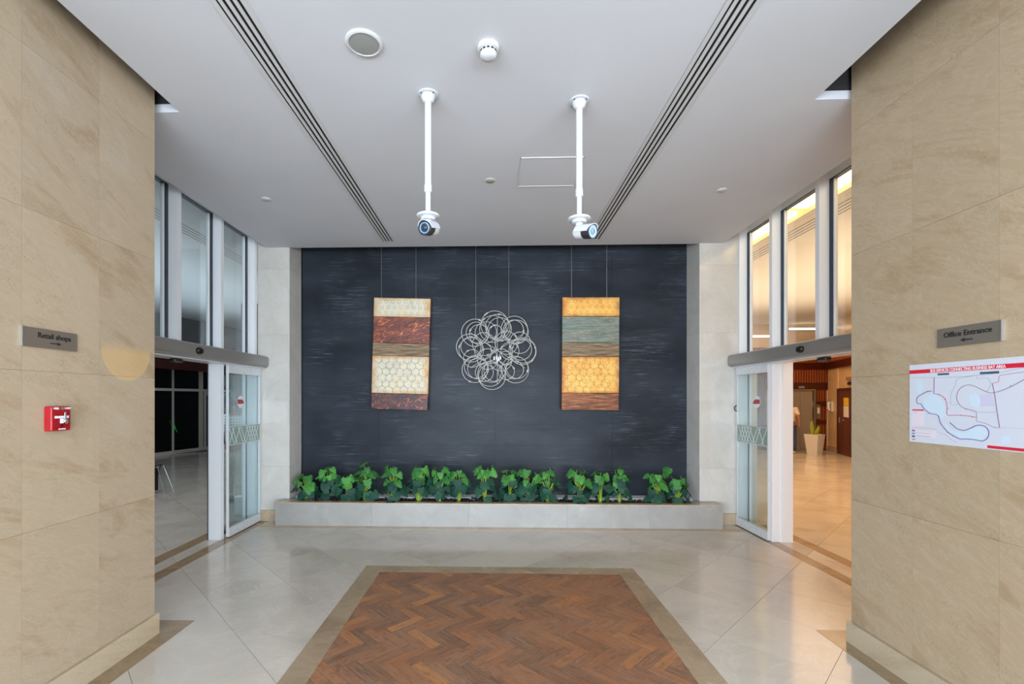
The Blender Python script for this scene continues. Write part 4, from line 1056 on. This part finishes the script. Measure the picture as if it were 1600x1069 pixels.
# fire alarm pull station
fx, fy, fz = -2.44, 2.50, 1.592
Mf = WM('l', fx, fy + .01, fz)
fa = thing('fire_alarm_station', (fx, fy, fz - .07), 'small red fire alarm pull station below the retail sign', 'fire alarm')
plate(Mf, .118, .135, 0, .045, 'housing', M_red, fa, .005)
plate(Mf @ Matrix.Translation((.002, -.008, 0)), .082, .085, .044, .0465, 'recess', M_reddk, fa)
MB().xf(Mf)
th = MB(); th.box(-.04, .04, .002, .015, .0465, .05).box(-.009, .009, -.026, .0, .0465, .05); th.xf(Mf).build('pull_handle', M_wht, fa)
MB().lathe([(.014, 0), (.014, .008), (.008, .014), (.001, .015)], 16, Mf @ Matrix.Translation((.018, -.016, .05))).build('lock', M_chrome, fa, smooth=True)
MB().lathe([(.009, 0), (.009, .008), (.001, .012)], 14, Mf @ Matrix.Translation((.002, .054, .045))).build('screw_cap', M_chrome, fa, smooth=True)
MB().box(.01, .022, -.008, .036, .05, .055, .002).xf(Mf).build('break_rod', M_silver, fa)
text('FIRE', .016, Mf @ Matrix.Translation((-.031, .056, .0455)), M_wht, 'lettering', fa, bold=.0005); text('ALARM', .0145, Mf @ Matrix.Translation((.0335, .056, .0455)), M_wht, 'lettering', fa, bold=.0005)
plate(Mf @ Matrix.Translation((.004, -.058, 0)), .042, .006, .044, .0458, 'maker_mark', M_wht, fa)
MB().box(-.006, .006, -.044, -.034, .0465, .049).xf(Mf).build('keyhole', M_black, fa)

# bus map poster
XM = 2.495
mp = thing('wall_map', (XM, 2.4, 1.45), 'white bus route map poster with a red title band on the right sandstone wall', 'map')
ML = onx(1422, 570, XM); yL = ML.y; zT, zB = 1.902, 1.447; yR = yL - 1.15
yc_ = (yL + yR) / 2
def mflat(poly, lay, name, m, kind=None):
    # poly in (y, z); thin raised print layer
    x0 = XM - .0032 - lay * .0005; x1 = x0 + .0005
    n = len(poly)
    vs = [(x0, a, b) for a, b in poly] + [(x1, a, b) for a, b in poly]
    return MB().add(vs, [tuple(range(n)), tuple(range(2 * n - 1, n - 1, -1))] + [(i, (i + 1) % n, n + (i + 1) % n, n + i) for i in range(n)])
def rect(y0, y1, z0, z1): return [(y0, z0), (y1, z0), (y1, z1), (y0, z1)]
M_paper = plain('map_paper', (206, 209, 219), .5); M_mred = plain('map_red', (208, 28, 56), .5); M_mblue = plain('map_blue', (60, 84, 168), .5)
M_mpur = plain('map_purple', (150, 96, 170), .5); M_mmag = plain('map_magenta', (186, 70, 120), .5); M_mplum = plain('map_plum', (140, 104, 140), .5)
M_mgrey = plain('map_grey', (142, 156, 170), .5); M_mwat = plain('map_water', (200, 217, 231), .5); M_mteal = plain('map_teal', (120, 156, 160), .5); M_mlil = plain('map_lilac', (200, 196, 220), .5)
M_mpink = plain('map_pink', (222, 212, 222), .5); M_mdk = plain('map_dark', (70, 84, 104), .5)
MB().box(XM - .003, XM, yR, yL, zB, zT).build('poster_sheet', M_paper, mp)
def mc(cx, cy): p = onx(1400 + cx / 4.455, 480 + cy / 4.455, XM - .003); return (p.y, p.z)
zr1 = mc(100, 440)[1]; zr0 = mc(100, 466)[1]
mflat(rect(yR, yL, zr0, zr1), 0, '', None).build('title_band', M_mred, mp)
Mt = WM('r', XM - .0042, 0, 0)
ta_, tb_ = mc(245, 440)[0], mc(770, 400)[0]
Mt.translation = Vector((XM - .0042, (ta_ + tb_) / 2, (zr0 + zr1) / 2 - .001))
tt = text('BUS SERVICES CONNECTING BUSINESS BAY AREA', .0235, Mt, M_wht, 'title_lettering', mp, ext=.0004, bold=.0001)
sc_ = abs(ta_ - tb_) / max(1e-6, tt.dimensions.y) if tt.dimensions.y else 1
ys_ = [v.co.y for v in tt.data.vertices]; sc_ = abs(ta_ - tb_) / (max(ys_) - min(ys_)); tt.scale = (1, sc_, 1)
def route(pts, m, wd, lay=1, closed=False):
    P_ = [Vector(mc(*p)) for p in pts]
    # smooth by Catmull-Rom
    Q = []
    for i in range(len(P_) - 1):
        p0, p1, p2, p3 = P_[max(0, i - 1)], P_[i], P_[i + 1], P_[min(len(P_) - 1, i + 2)]
        for k in range(4):
            t = k / 4; Q.append(.5 * ((2 * p1) + (-p0 + p2) * t + (2 * p0 - 5 * p1 + 4 * p2 - p3) * t * t + (-p0 + 3 * p1 - 3 * p2 + p3) * t ** 3))
    Q.append(P_[-1]); mb = MB(); x0 = XM - .0032 - lay * .0005; vs = []
    for i, q in enumerate(Q):
        d = (Q[min(i + 1, len(Q) - 1)] - Q[max(i - 1, 0)]); n = Vector((-d.y, d.x)).normalized() * wd
        vs += [(x0, q.x + n.x, q.y + n.y), (x0, q.x - n.x, q.y - n.y), (x0 + .0006, q.x - n.x, q.y - n.y), (x0 + .0006, q.x + n.x, q.y + n.y)]
    fs = [(a * 4 + i, a * 4 + (i + 1) % 4, a * 4 + 4 + (i + 1) % 4, a * 4 + 4 + i) for a in range(len(Q) - 1) for i in range(4)]
    mb.add(vs, fs).build('route_line', m, mp)
def blob(pts, m, lay=0): mflat([mc(*p) for p in pts], lay, '', m).build('map_area', m, mp)
blob([(140, 520), (175, 505), (190, 560), (175, 610), (145, 590)], M_mwat); blob([(190, 640), (260, 600), (330, 650), (345, 745), (320, 790), (295, 750), (240, 735), (195, 700)], M_mwat)
blob([(330, 790), (380, 860), (470, 870), (560, 835), (620, 840), (640, 880), (600, 925), (450, 912), (370, 870)], M_mwat)
blob([(500, 610), (560, 600), (590, 650), (570, 700), (520, 690)], M_mwat); blob([(585, 610), (670, 605), (685, 690), (590, 690)], M_mlil); blob([(730, 900), (790, 890), (800, 940), (740, 955)], M_mwat)
route([(250, 585), (220, 587), (185, 605), (150, 628), (145, 650), (150, 670), (175, 675), (195, 705), (235, 738), (280, 747), (298, 762), (310, 805), (335, 840), (365, 872), (405, 897), (445, 917), (500, 918), (560, 925), (600, 932), (635, 915), (648, 880), (640, 850), (615, 828), (570, 822), (530, 838), (490, 855), (460, 857), (425, 845), (395, 820), (375, 802)], M_mblue, .0017, 2)
route([(268, 490), (266, 545), (265, 603)], M_mpur, .002, 2)
route([(265, 603), (300, 608), (330, 625), (350, 655), (358, 700), (360, 750), (420, 752), (500, 757), (560, 768)], M_mmag, .0013, 2)
route([(560, 728), (520, 715), (480, 705), (445, 680), (425, 640), (430, 595), (455, 560), (500, 542), (540, 547), (580, 565), (620, 585), (655, 597), (700, 592), (760, 572), (820, 545), (891, 505), (960, 470)], M_mplum, .0013, 2)
route([(670, 530), (685, 597), (700, 700), (722, 838)], M_mplum, .0018, 1); route([(670, 530), (700, 525), (716, 515), (720, 480), (760, 470), (891, 450), (980, 435)], M_mmag, .0009, 1)
route([(560, 730), (562, 768), (565, 795), (620, 808), (680, 835), (720, 840)], M_mplum, .0009, 1); route([(100, 490), (280, 490), (450, 485), (560, 475), (700, 460), (891, 420), (980, 405)], M_mgrey, .0008, 1)
route([(560, 475), (430, 500), (415, 540), (385, 605), (385, 675), (430, 678)], M_mteal, .0006, 1); route([(565, 730), (620, 731), (690, 732)], M_mteal, .0007, 1)
route([(565, 480), (570, 500), (630, 490), (660, 530), (640, 580), (625, 590)], M_mteal, .0006, 1); route([(720, 840), (800, 842), (960, 850)], M_mgrey, .0005, 1); route([(290, 870), (340, 885), (390, 925), (430, 945)], M_mgrey, .0005, 1)
def mrect(x0, y0, x1, y1, m, nm, lay=0):
    a = mc(x0, y0); b = mc(x1, y1); mflat(rect(a[0], b[0], min(a[1], b[1]), max(a[1], b[1])), lay, '', m).build(nm, m, mp)
mrect(110, 722, 196, 828, M_mpink, 'legend_panel'); mrect(113, 711, 194, 722, M_mred, 'legend_header'); mrect(112, 838, 280, 848, M_mred, 'legend_header'); mrect(112, 848, 280, 912, M_mpink, 'legend_panel')
for k, (m_) in enumerate((M_mpur, M_mteal, M_mblue)):
    mrect(112, 852 + k * 20, 132, 866 + k * 20, m_, 'legend_key', 1); mrect(138, 855 + k * 20, 240, 862 + k * 20, M_mdk, 'legend_entry', 1)
for k in range(9): mrect(114, 730 + k * 10.5, 150 + (k * 37) % 40, 733 + k * 10.5, M_mgrey, 'legend_entry', 1)
mrect(290, 462, 370, 471, M_mdk, 'stop_name', 1); mrect(585, 452, 718, 461, M_mdk, 'stop_name', 1); mrect(112, 916, 135, 923, M_mred, 'map_mark', 1)
a = mc(637, 952); mflat(rect(yR, a[0], zB + .006, zB + .02), 1, '', None).build('footer_band', M_mred, mp)
random.seed(3)
for (cx, cy) in ((300, 608), (345, 640), (360, 705), (455, 752), (535, 764), (312, 806), (362, 872), (400, 897), (225, 587), (192, 700), (232, 738), (297, 760), (490, 708), (800, 548), (470, 857), (540, 836), (690, 838)):
    mrect(cx - 4, cy - 3, cx + 4, cy + 3, M_mred if cx % 2 else M_mplum, 'stop_mark', 3)

# ------------------------------------------------------------------ people
def skin(name, pts, edges, m, parent, sub=2, root=0):
    me = bpy.data.meshes.new(name); me.from_pydata([p[0] for p in pts], edges, [])
    o = bpy.data.objects.new('tmp_skin', me); C.objects.link(o)
    md = o.modifiers.new('s', 'SKIN'); md.use_smooth_shade = True
    for i, p in enumerate(pts):
        r = p[1]; me.skin_vertices[0].data[i].radius = (r, r) if isinstance(r, (int, float)) else r
        me.skin_vertices[0].data[i].use_root = (i == root)
    s2_ = o.modifiers.new('u', 'SUBSURF'); s2_.levels = sub; s2_.render_levels = sub
    dg = bpy.context.evaluated_depsgraph_get(); dg.update(); ev = o.evaluated_get(dg)
    nm = bpy.data.meshes.new_from_object(ev); bpy.data.objects.remove(o)
    nm.name = name; nm.materials.clear(); nm.materials.append(m)
    for p in nm.polygons: p.use_smooth = True
    ob = bpy.data.objects.new(name, nm); C.objects.link(ob); ob.parent = parent; WL[ob.name] = WL[parent.name]
    return ob
M_skin = plain('skin', (150, 104, 80), .5); M_hair = plain('dark_hair', (28, 24, 22), .6); M_eye = plain('eye', (30, 26, 24), .3); M_lip = plain('lips', (140, 84, 72), .5)
def person(loc, rz, hgt, label, shirt_m, pant_m, shoe_m, stride, armf, long_sleeve):
    r0 = thing('person', loc, label, 'person'); r0.rotation_euler.z = rz
    k = hgt / 1.75
    V = lambda x, y, z: (x * k, y * k, z * k)
    # faces -Y locally
    hipz, knz = .92, .5
    J = {}
    J['pel'] = V(0, 0, .95); J['wst'] = V(0, 0, 1.08); J['ch'] = V(0, -.01, 1.28); J['nk'] = V(0, 0, 1.44); J['hd'] = V(0, -.012, 1.54)
    for s, n in ((-1, 'l'), (1, 'r')):
        f = stride * s
        J['hip' + n] = V(.095 * s, 0, .9); J['kn' + n] = V(.105 * s, -.02 - f * .12, .5); J['an' + n] = V(.105 * s, .02 - f * .22, .085); J['to' + n] = V(.12 * s, -.13 - f * .22, .03)
        J['sh' + n] = V(.175 * s, 0, 1.4); a = armf * s
        J['el' + n] = V(.235 * s, -.01 - a * .12 + .02, 1.13); J['wr' + n] = V(.25 * s, -.06 - a * .25, .9); J['pm' + n] = V(.25 * s, -.075 - a * .27, .83)
    names_ = ['pel', 'wst', 'ch', 'nk', 'hd']; rad = {'pel': (.145, .105), 'wst': (.13, .095), 'ch': (.16, .11), 'nk': .055, 'hd': .058}
    ed = [('pel', 'wst'), ('wst', 'ch'), ('ch', 'nk'), ('nk', 'hd')]
    for n in 'lr':
        for q, r in (('hip', .085), ('kn', .055), ('an', .038), ('to', .035), ('sh', .058), ('el', .042), ('wr', .027), ('pm', .034)): names_.append(q + n); rad[q + n] = r
        ed += [('pel', 'hip' + n), ('hip' + n, 'kn' + n), ('kn' + n, 'an' + n), ('an' + n, 'to' + n), ('ch', 'sh' + n), ('sh' + n, 'el' + n), ('el' + n, 'wr' + n), ('wr' + n, 'pm' + n)]
    sc1 = lambda r, e=0: tuple((q + e) * k for q in r) if isinstance(r, tuple) else (r + e) * k
    body = skin('body', [(J[n], sc1(rad[n])) for n in names_], [(names_.index(a), names_.index(b)) for a, b in ed], M_skin, r0)
    # fingers
    for n, s in (('l', -1), ('r', 1)):
        pm = Vector(J['pm' + n]); hand = []
        for q in range(4):
            o_ = Vector((0, (-.028 + q * .018) * k, -.02 * k)); ln = (.062, .074, .07, .055)[q] * k
            hand.append((pm + o_, pm + o_ + Vector((-s * .004, -.006, -ln * .55)), pm + o_ + Vector((-s * .016, -.008, -ln))))
        hand.append((pm + Vector((0, -.02 * k, .02 * k)), pm + Vector((-s * .01, -.045 * k, -.005 * k)), pm + Vector((-s * .014, -.05 * k, -.035 * k))))
        for h3 in hand: 
            mbf = MB().tube(list(h3), [.0095 * k, .0085 * k, .006 * k], 6)
            me = bpy.data.meshes.new('finger'); me.from_pydata(mbf.v, [], mbf.f); me.materials.append(M_skin); ob = bpy.data.objects.new('finger', me); C.objects.link(ob); ob.parent = body; WL[ob.name] = WL[r0.name]
    def loc_part(mb, name, m, parent=r0, sm='full'):
        me = bpy.data.meshes.new(name); me.from_pydata(mb.v, [], mb.f); me.materials.append(m)
        for p in me.polygons: p.use_smooth = True
        ob = bpy.data.objects.new(name, me); C.objects.link(ob); ob.parent = parent; WL[ob.name] = WL[r0.name]; return ob
    hd = MB().ball(V(0, -.01, 1.645), (.074 * k, .092 * k, .115 * k), 20)
    for i, v in enumerate(hd.v):
        if v.z < 1.62 * k: v.x *= 1 - .5 * (1.62 * k - v.z) / (.1 * k) * .5
    hd.ball(V(0, -.102, 1.625), (.012 * k, .018 * k, .022 * k), 8).ball(V(-.076, 0, 1.64), (.01 * k, .02 * k, .03 * k), 8).ball(V(.076, 0, 1.64), (.01 * k, .02 * k, .03 * k), 8)
    ho = loc_part(hd, 'head', M_skin)
    for s in (-1, 1): loc_part(MB().ball(V(.03 * s, -.09, 1.65), .009 * k, 8), 'eye', M_eye, ho)
    loc_part(MB().ball(V(0, -.09, 1.585), (.024 * k, .01 * k, .007 * k), 8), 'mouth', M_lip, ho)
    hr = MB().ball(V(0, .008, 1.668), (.082 * k, .094 * k, .104 * k), 20)
    for v in hr.v:
        if v.y < -.045 * k and v.z < 1.70 * k: v.y = -.045 * k; v.x *= .93
        if v.z < 1.6 * k: v.z = 1.6 * k
    loc_part(hr, 'hair', M_hair)
    # shirt
    sn = ['wst0', 'wst', 'ch', 'nk0']; P = {'wst0': (V(0, 0, .93), (.175, .125)), 'wst': (J['wst'], (.158, .12)), 'ch': (V(0, -.005, 1.27), (.178, .128)), 'nk0': (V(0, .002, 1.415), .07)}
    e2 = [('wst0', 'wst'), ('wst', 'ch'), ('ch', 'nk0')]
    for n in 'lr':
        P['sh' + n] = (J['sh' + n], .074); sn.append('sh' + n); el = Vector(J['el' + n]); sh = Vector(J['sh' + n])
        P['sv' + n] = (tuple(sh.lerp(el, .8)), .068); sn.append('sv' + n); e2 += [('ch', 'sh' + n), ('sh' + n, 'sv' + n)]
        if long_sleeve:
            P['el' + n] = (J['el' + n], .056); P['cf' + n] = (tuple(el.lerp(Vector(J['wr' + n]), .92)), .042); sn += ['el' + n, 'cf' + n]; e2 += [('sv' + n, 'el' + n), ('el' + n, 'cf' + n)]
    skin('shirt', [(P[n][0], sc1(P[n][1])) for n in sn], [(sn.index(a), sn.index(b)) for a, b in e2], shirt_m, r0)
    P = {'pel': (V(0, 0, .95), (.162, .118))}; sn = ['pel']; e2 = []
    for n in 'lr':
        kn = Vector(J['kn' + n]); an = Vector(J['an' + n]); P['hip' + n] = (V(.095 * (1 if n == 'r' else -1), 0, .85), .098); P['kn' + n] = (tuple(kn), .078); P['md' + n] = (tuple(kn.lerp(an, .55)), .08); P['cu' + n] = (tuple(an + Vector((0, 0, .0))), .072)
        sn += ['hip' + n, 'kn' + n, 'md' + n, 'cu' + n]; e2 += [('pel', 'hip' + n), ('hip' + n, 'kn' + n), ('kn' + n, 'md' + n), ('md' + n, 'cu' + n)]
    skin('trousers', [(P[n][0], sc1(P[n][1])) for n in sn], [(sn.index(a), sn.index(b)) for a, b in e2], pant_m, r0)
    for n in 'lr':
        t_ = Vector(J['to' + n]); a_ = Vector(J['an' + n])
        loc_part(MB().ball(((t_.x + a_.x) / 2, (t_.y + a_.y) / 2 - .015, .045 * k), (.048 * k, .135 * k, .045 * k), 14), 'shoe', shoe_m)
    return r0
def plaid():
    g = G('plaid_cloth')
    def wv(ax, sc):
        v = g.n('ShaderNodeTexWave'); v.bands_direction = ax; v.inputs['Scale'].default_value = sc; g.l(g.pos(obj=True), v.inputs['Vector']); return v.outputs['Fac']
    a = g.mr(wv('X', 7), .5, 1, 0, .55); b = g.mr(wv('Z', 7), .5, 1, 0, .55)
    col = g.mix(a, (234, 236, 242), (120, 128, 148)); col = g.mix(b, col, (104, 112, 132)); return g.done(col, .8)
def cloth(name, c):
    g = G(name); n = g.noise(g.pos((1, 1, 2.5)), 7, 5, .6, 1.0); g.bump(n, .9, .03); d = tuple(int(x * .8) for x in c); return g.done(g.ramp(n, [(.3, d), (.65, c)]), .85)
person((-4.23, 7.5, 0), math.radians(185), 1.74, 'standing person in a pale plaid shirt and khaki trousers behind the left glass door', plaid(), cloth('khaki_cloth', (206, 198, 168)), plain('brown_shoe', (60, 48, 40), .5), .1, .1, False)
person((9.36, 15.0, 0), math.radians(150), 1.74, 'person in a white shirt and blue jeans walking past the lift', cloth('white_cloth', (226, 214, 196)), cloth('jeans_cloth', (58, 70, 110)), plain('pale_shoe', (196, 190, 180), .5), .8, .8, False)

# ------------------------------------------------------------------ outside the entrance, behind the camera
out = struct('ground', (0, -15, 0), 'pale paving outside the entrance', 'ground')
MB().box(-40, 40, -60, -2.5, -.1, -.02).build('paving', marble('paving', (190, 188, 182), (176, 174, 168), (200, 198, 194), .6, .5), out)
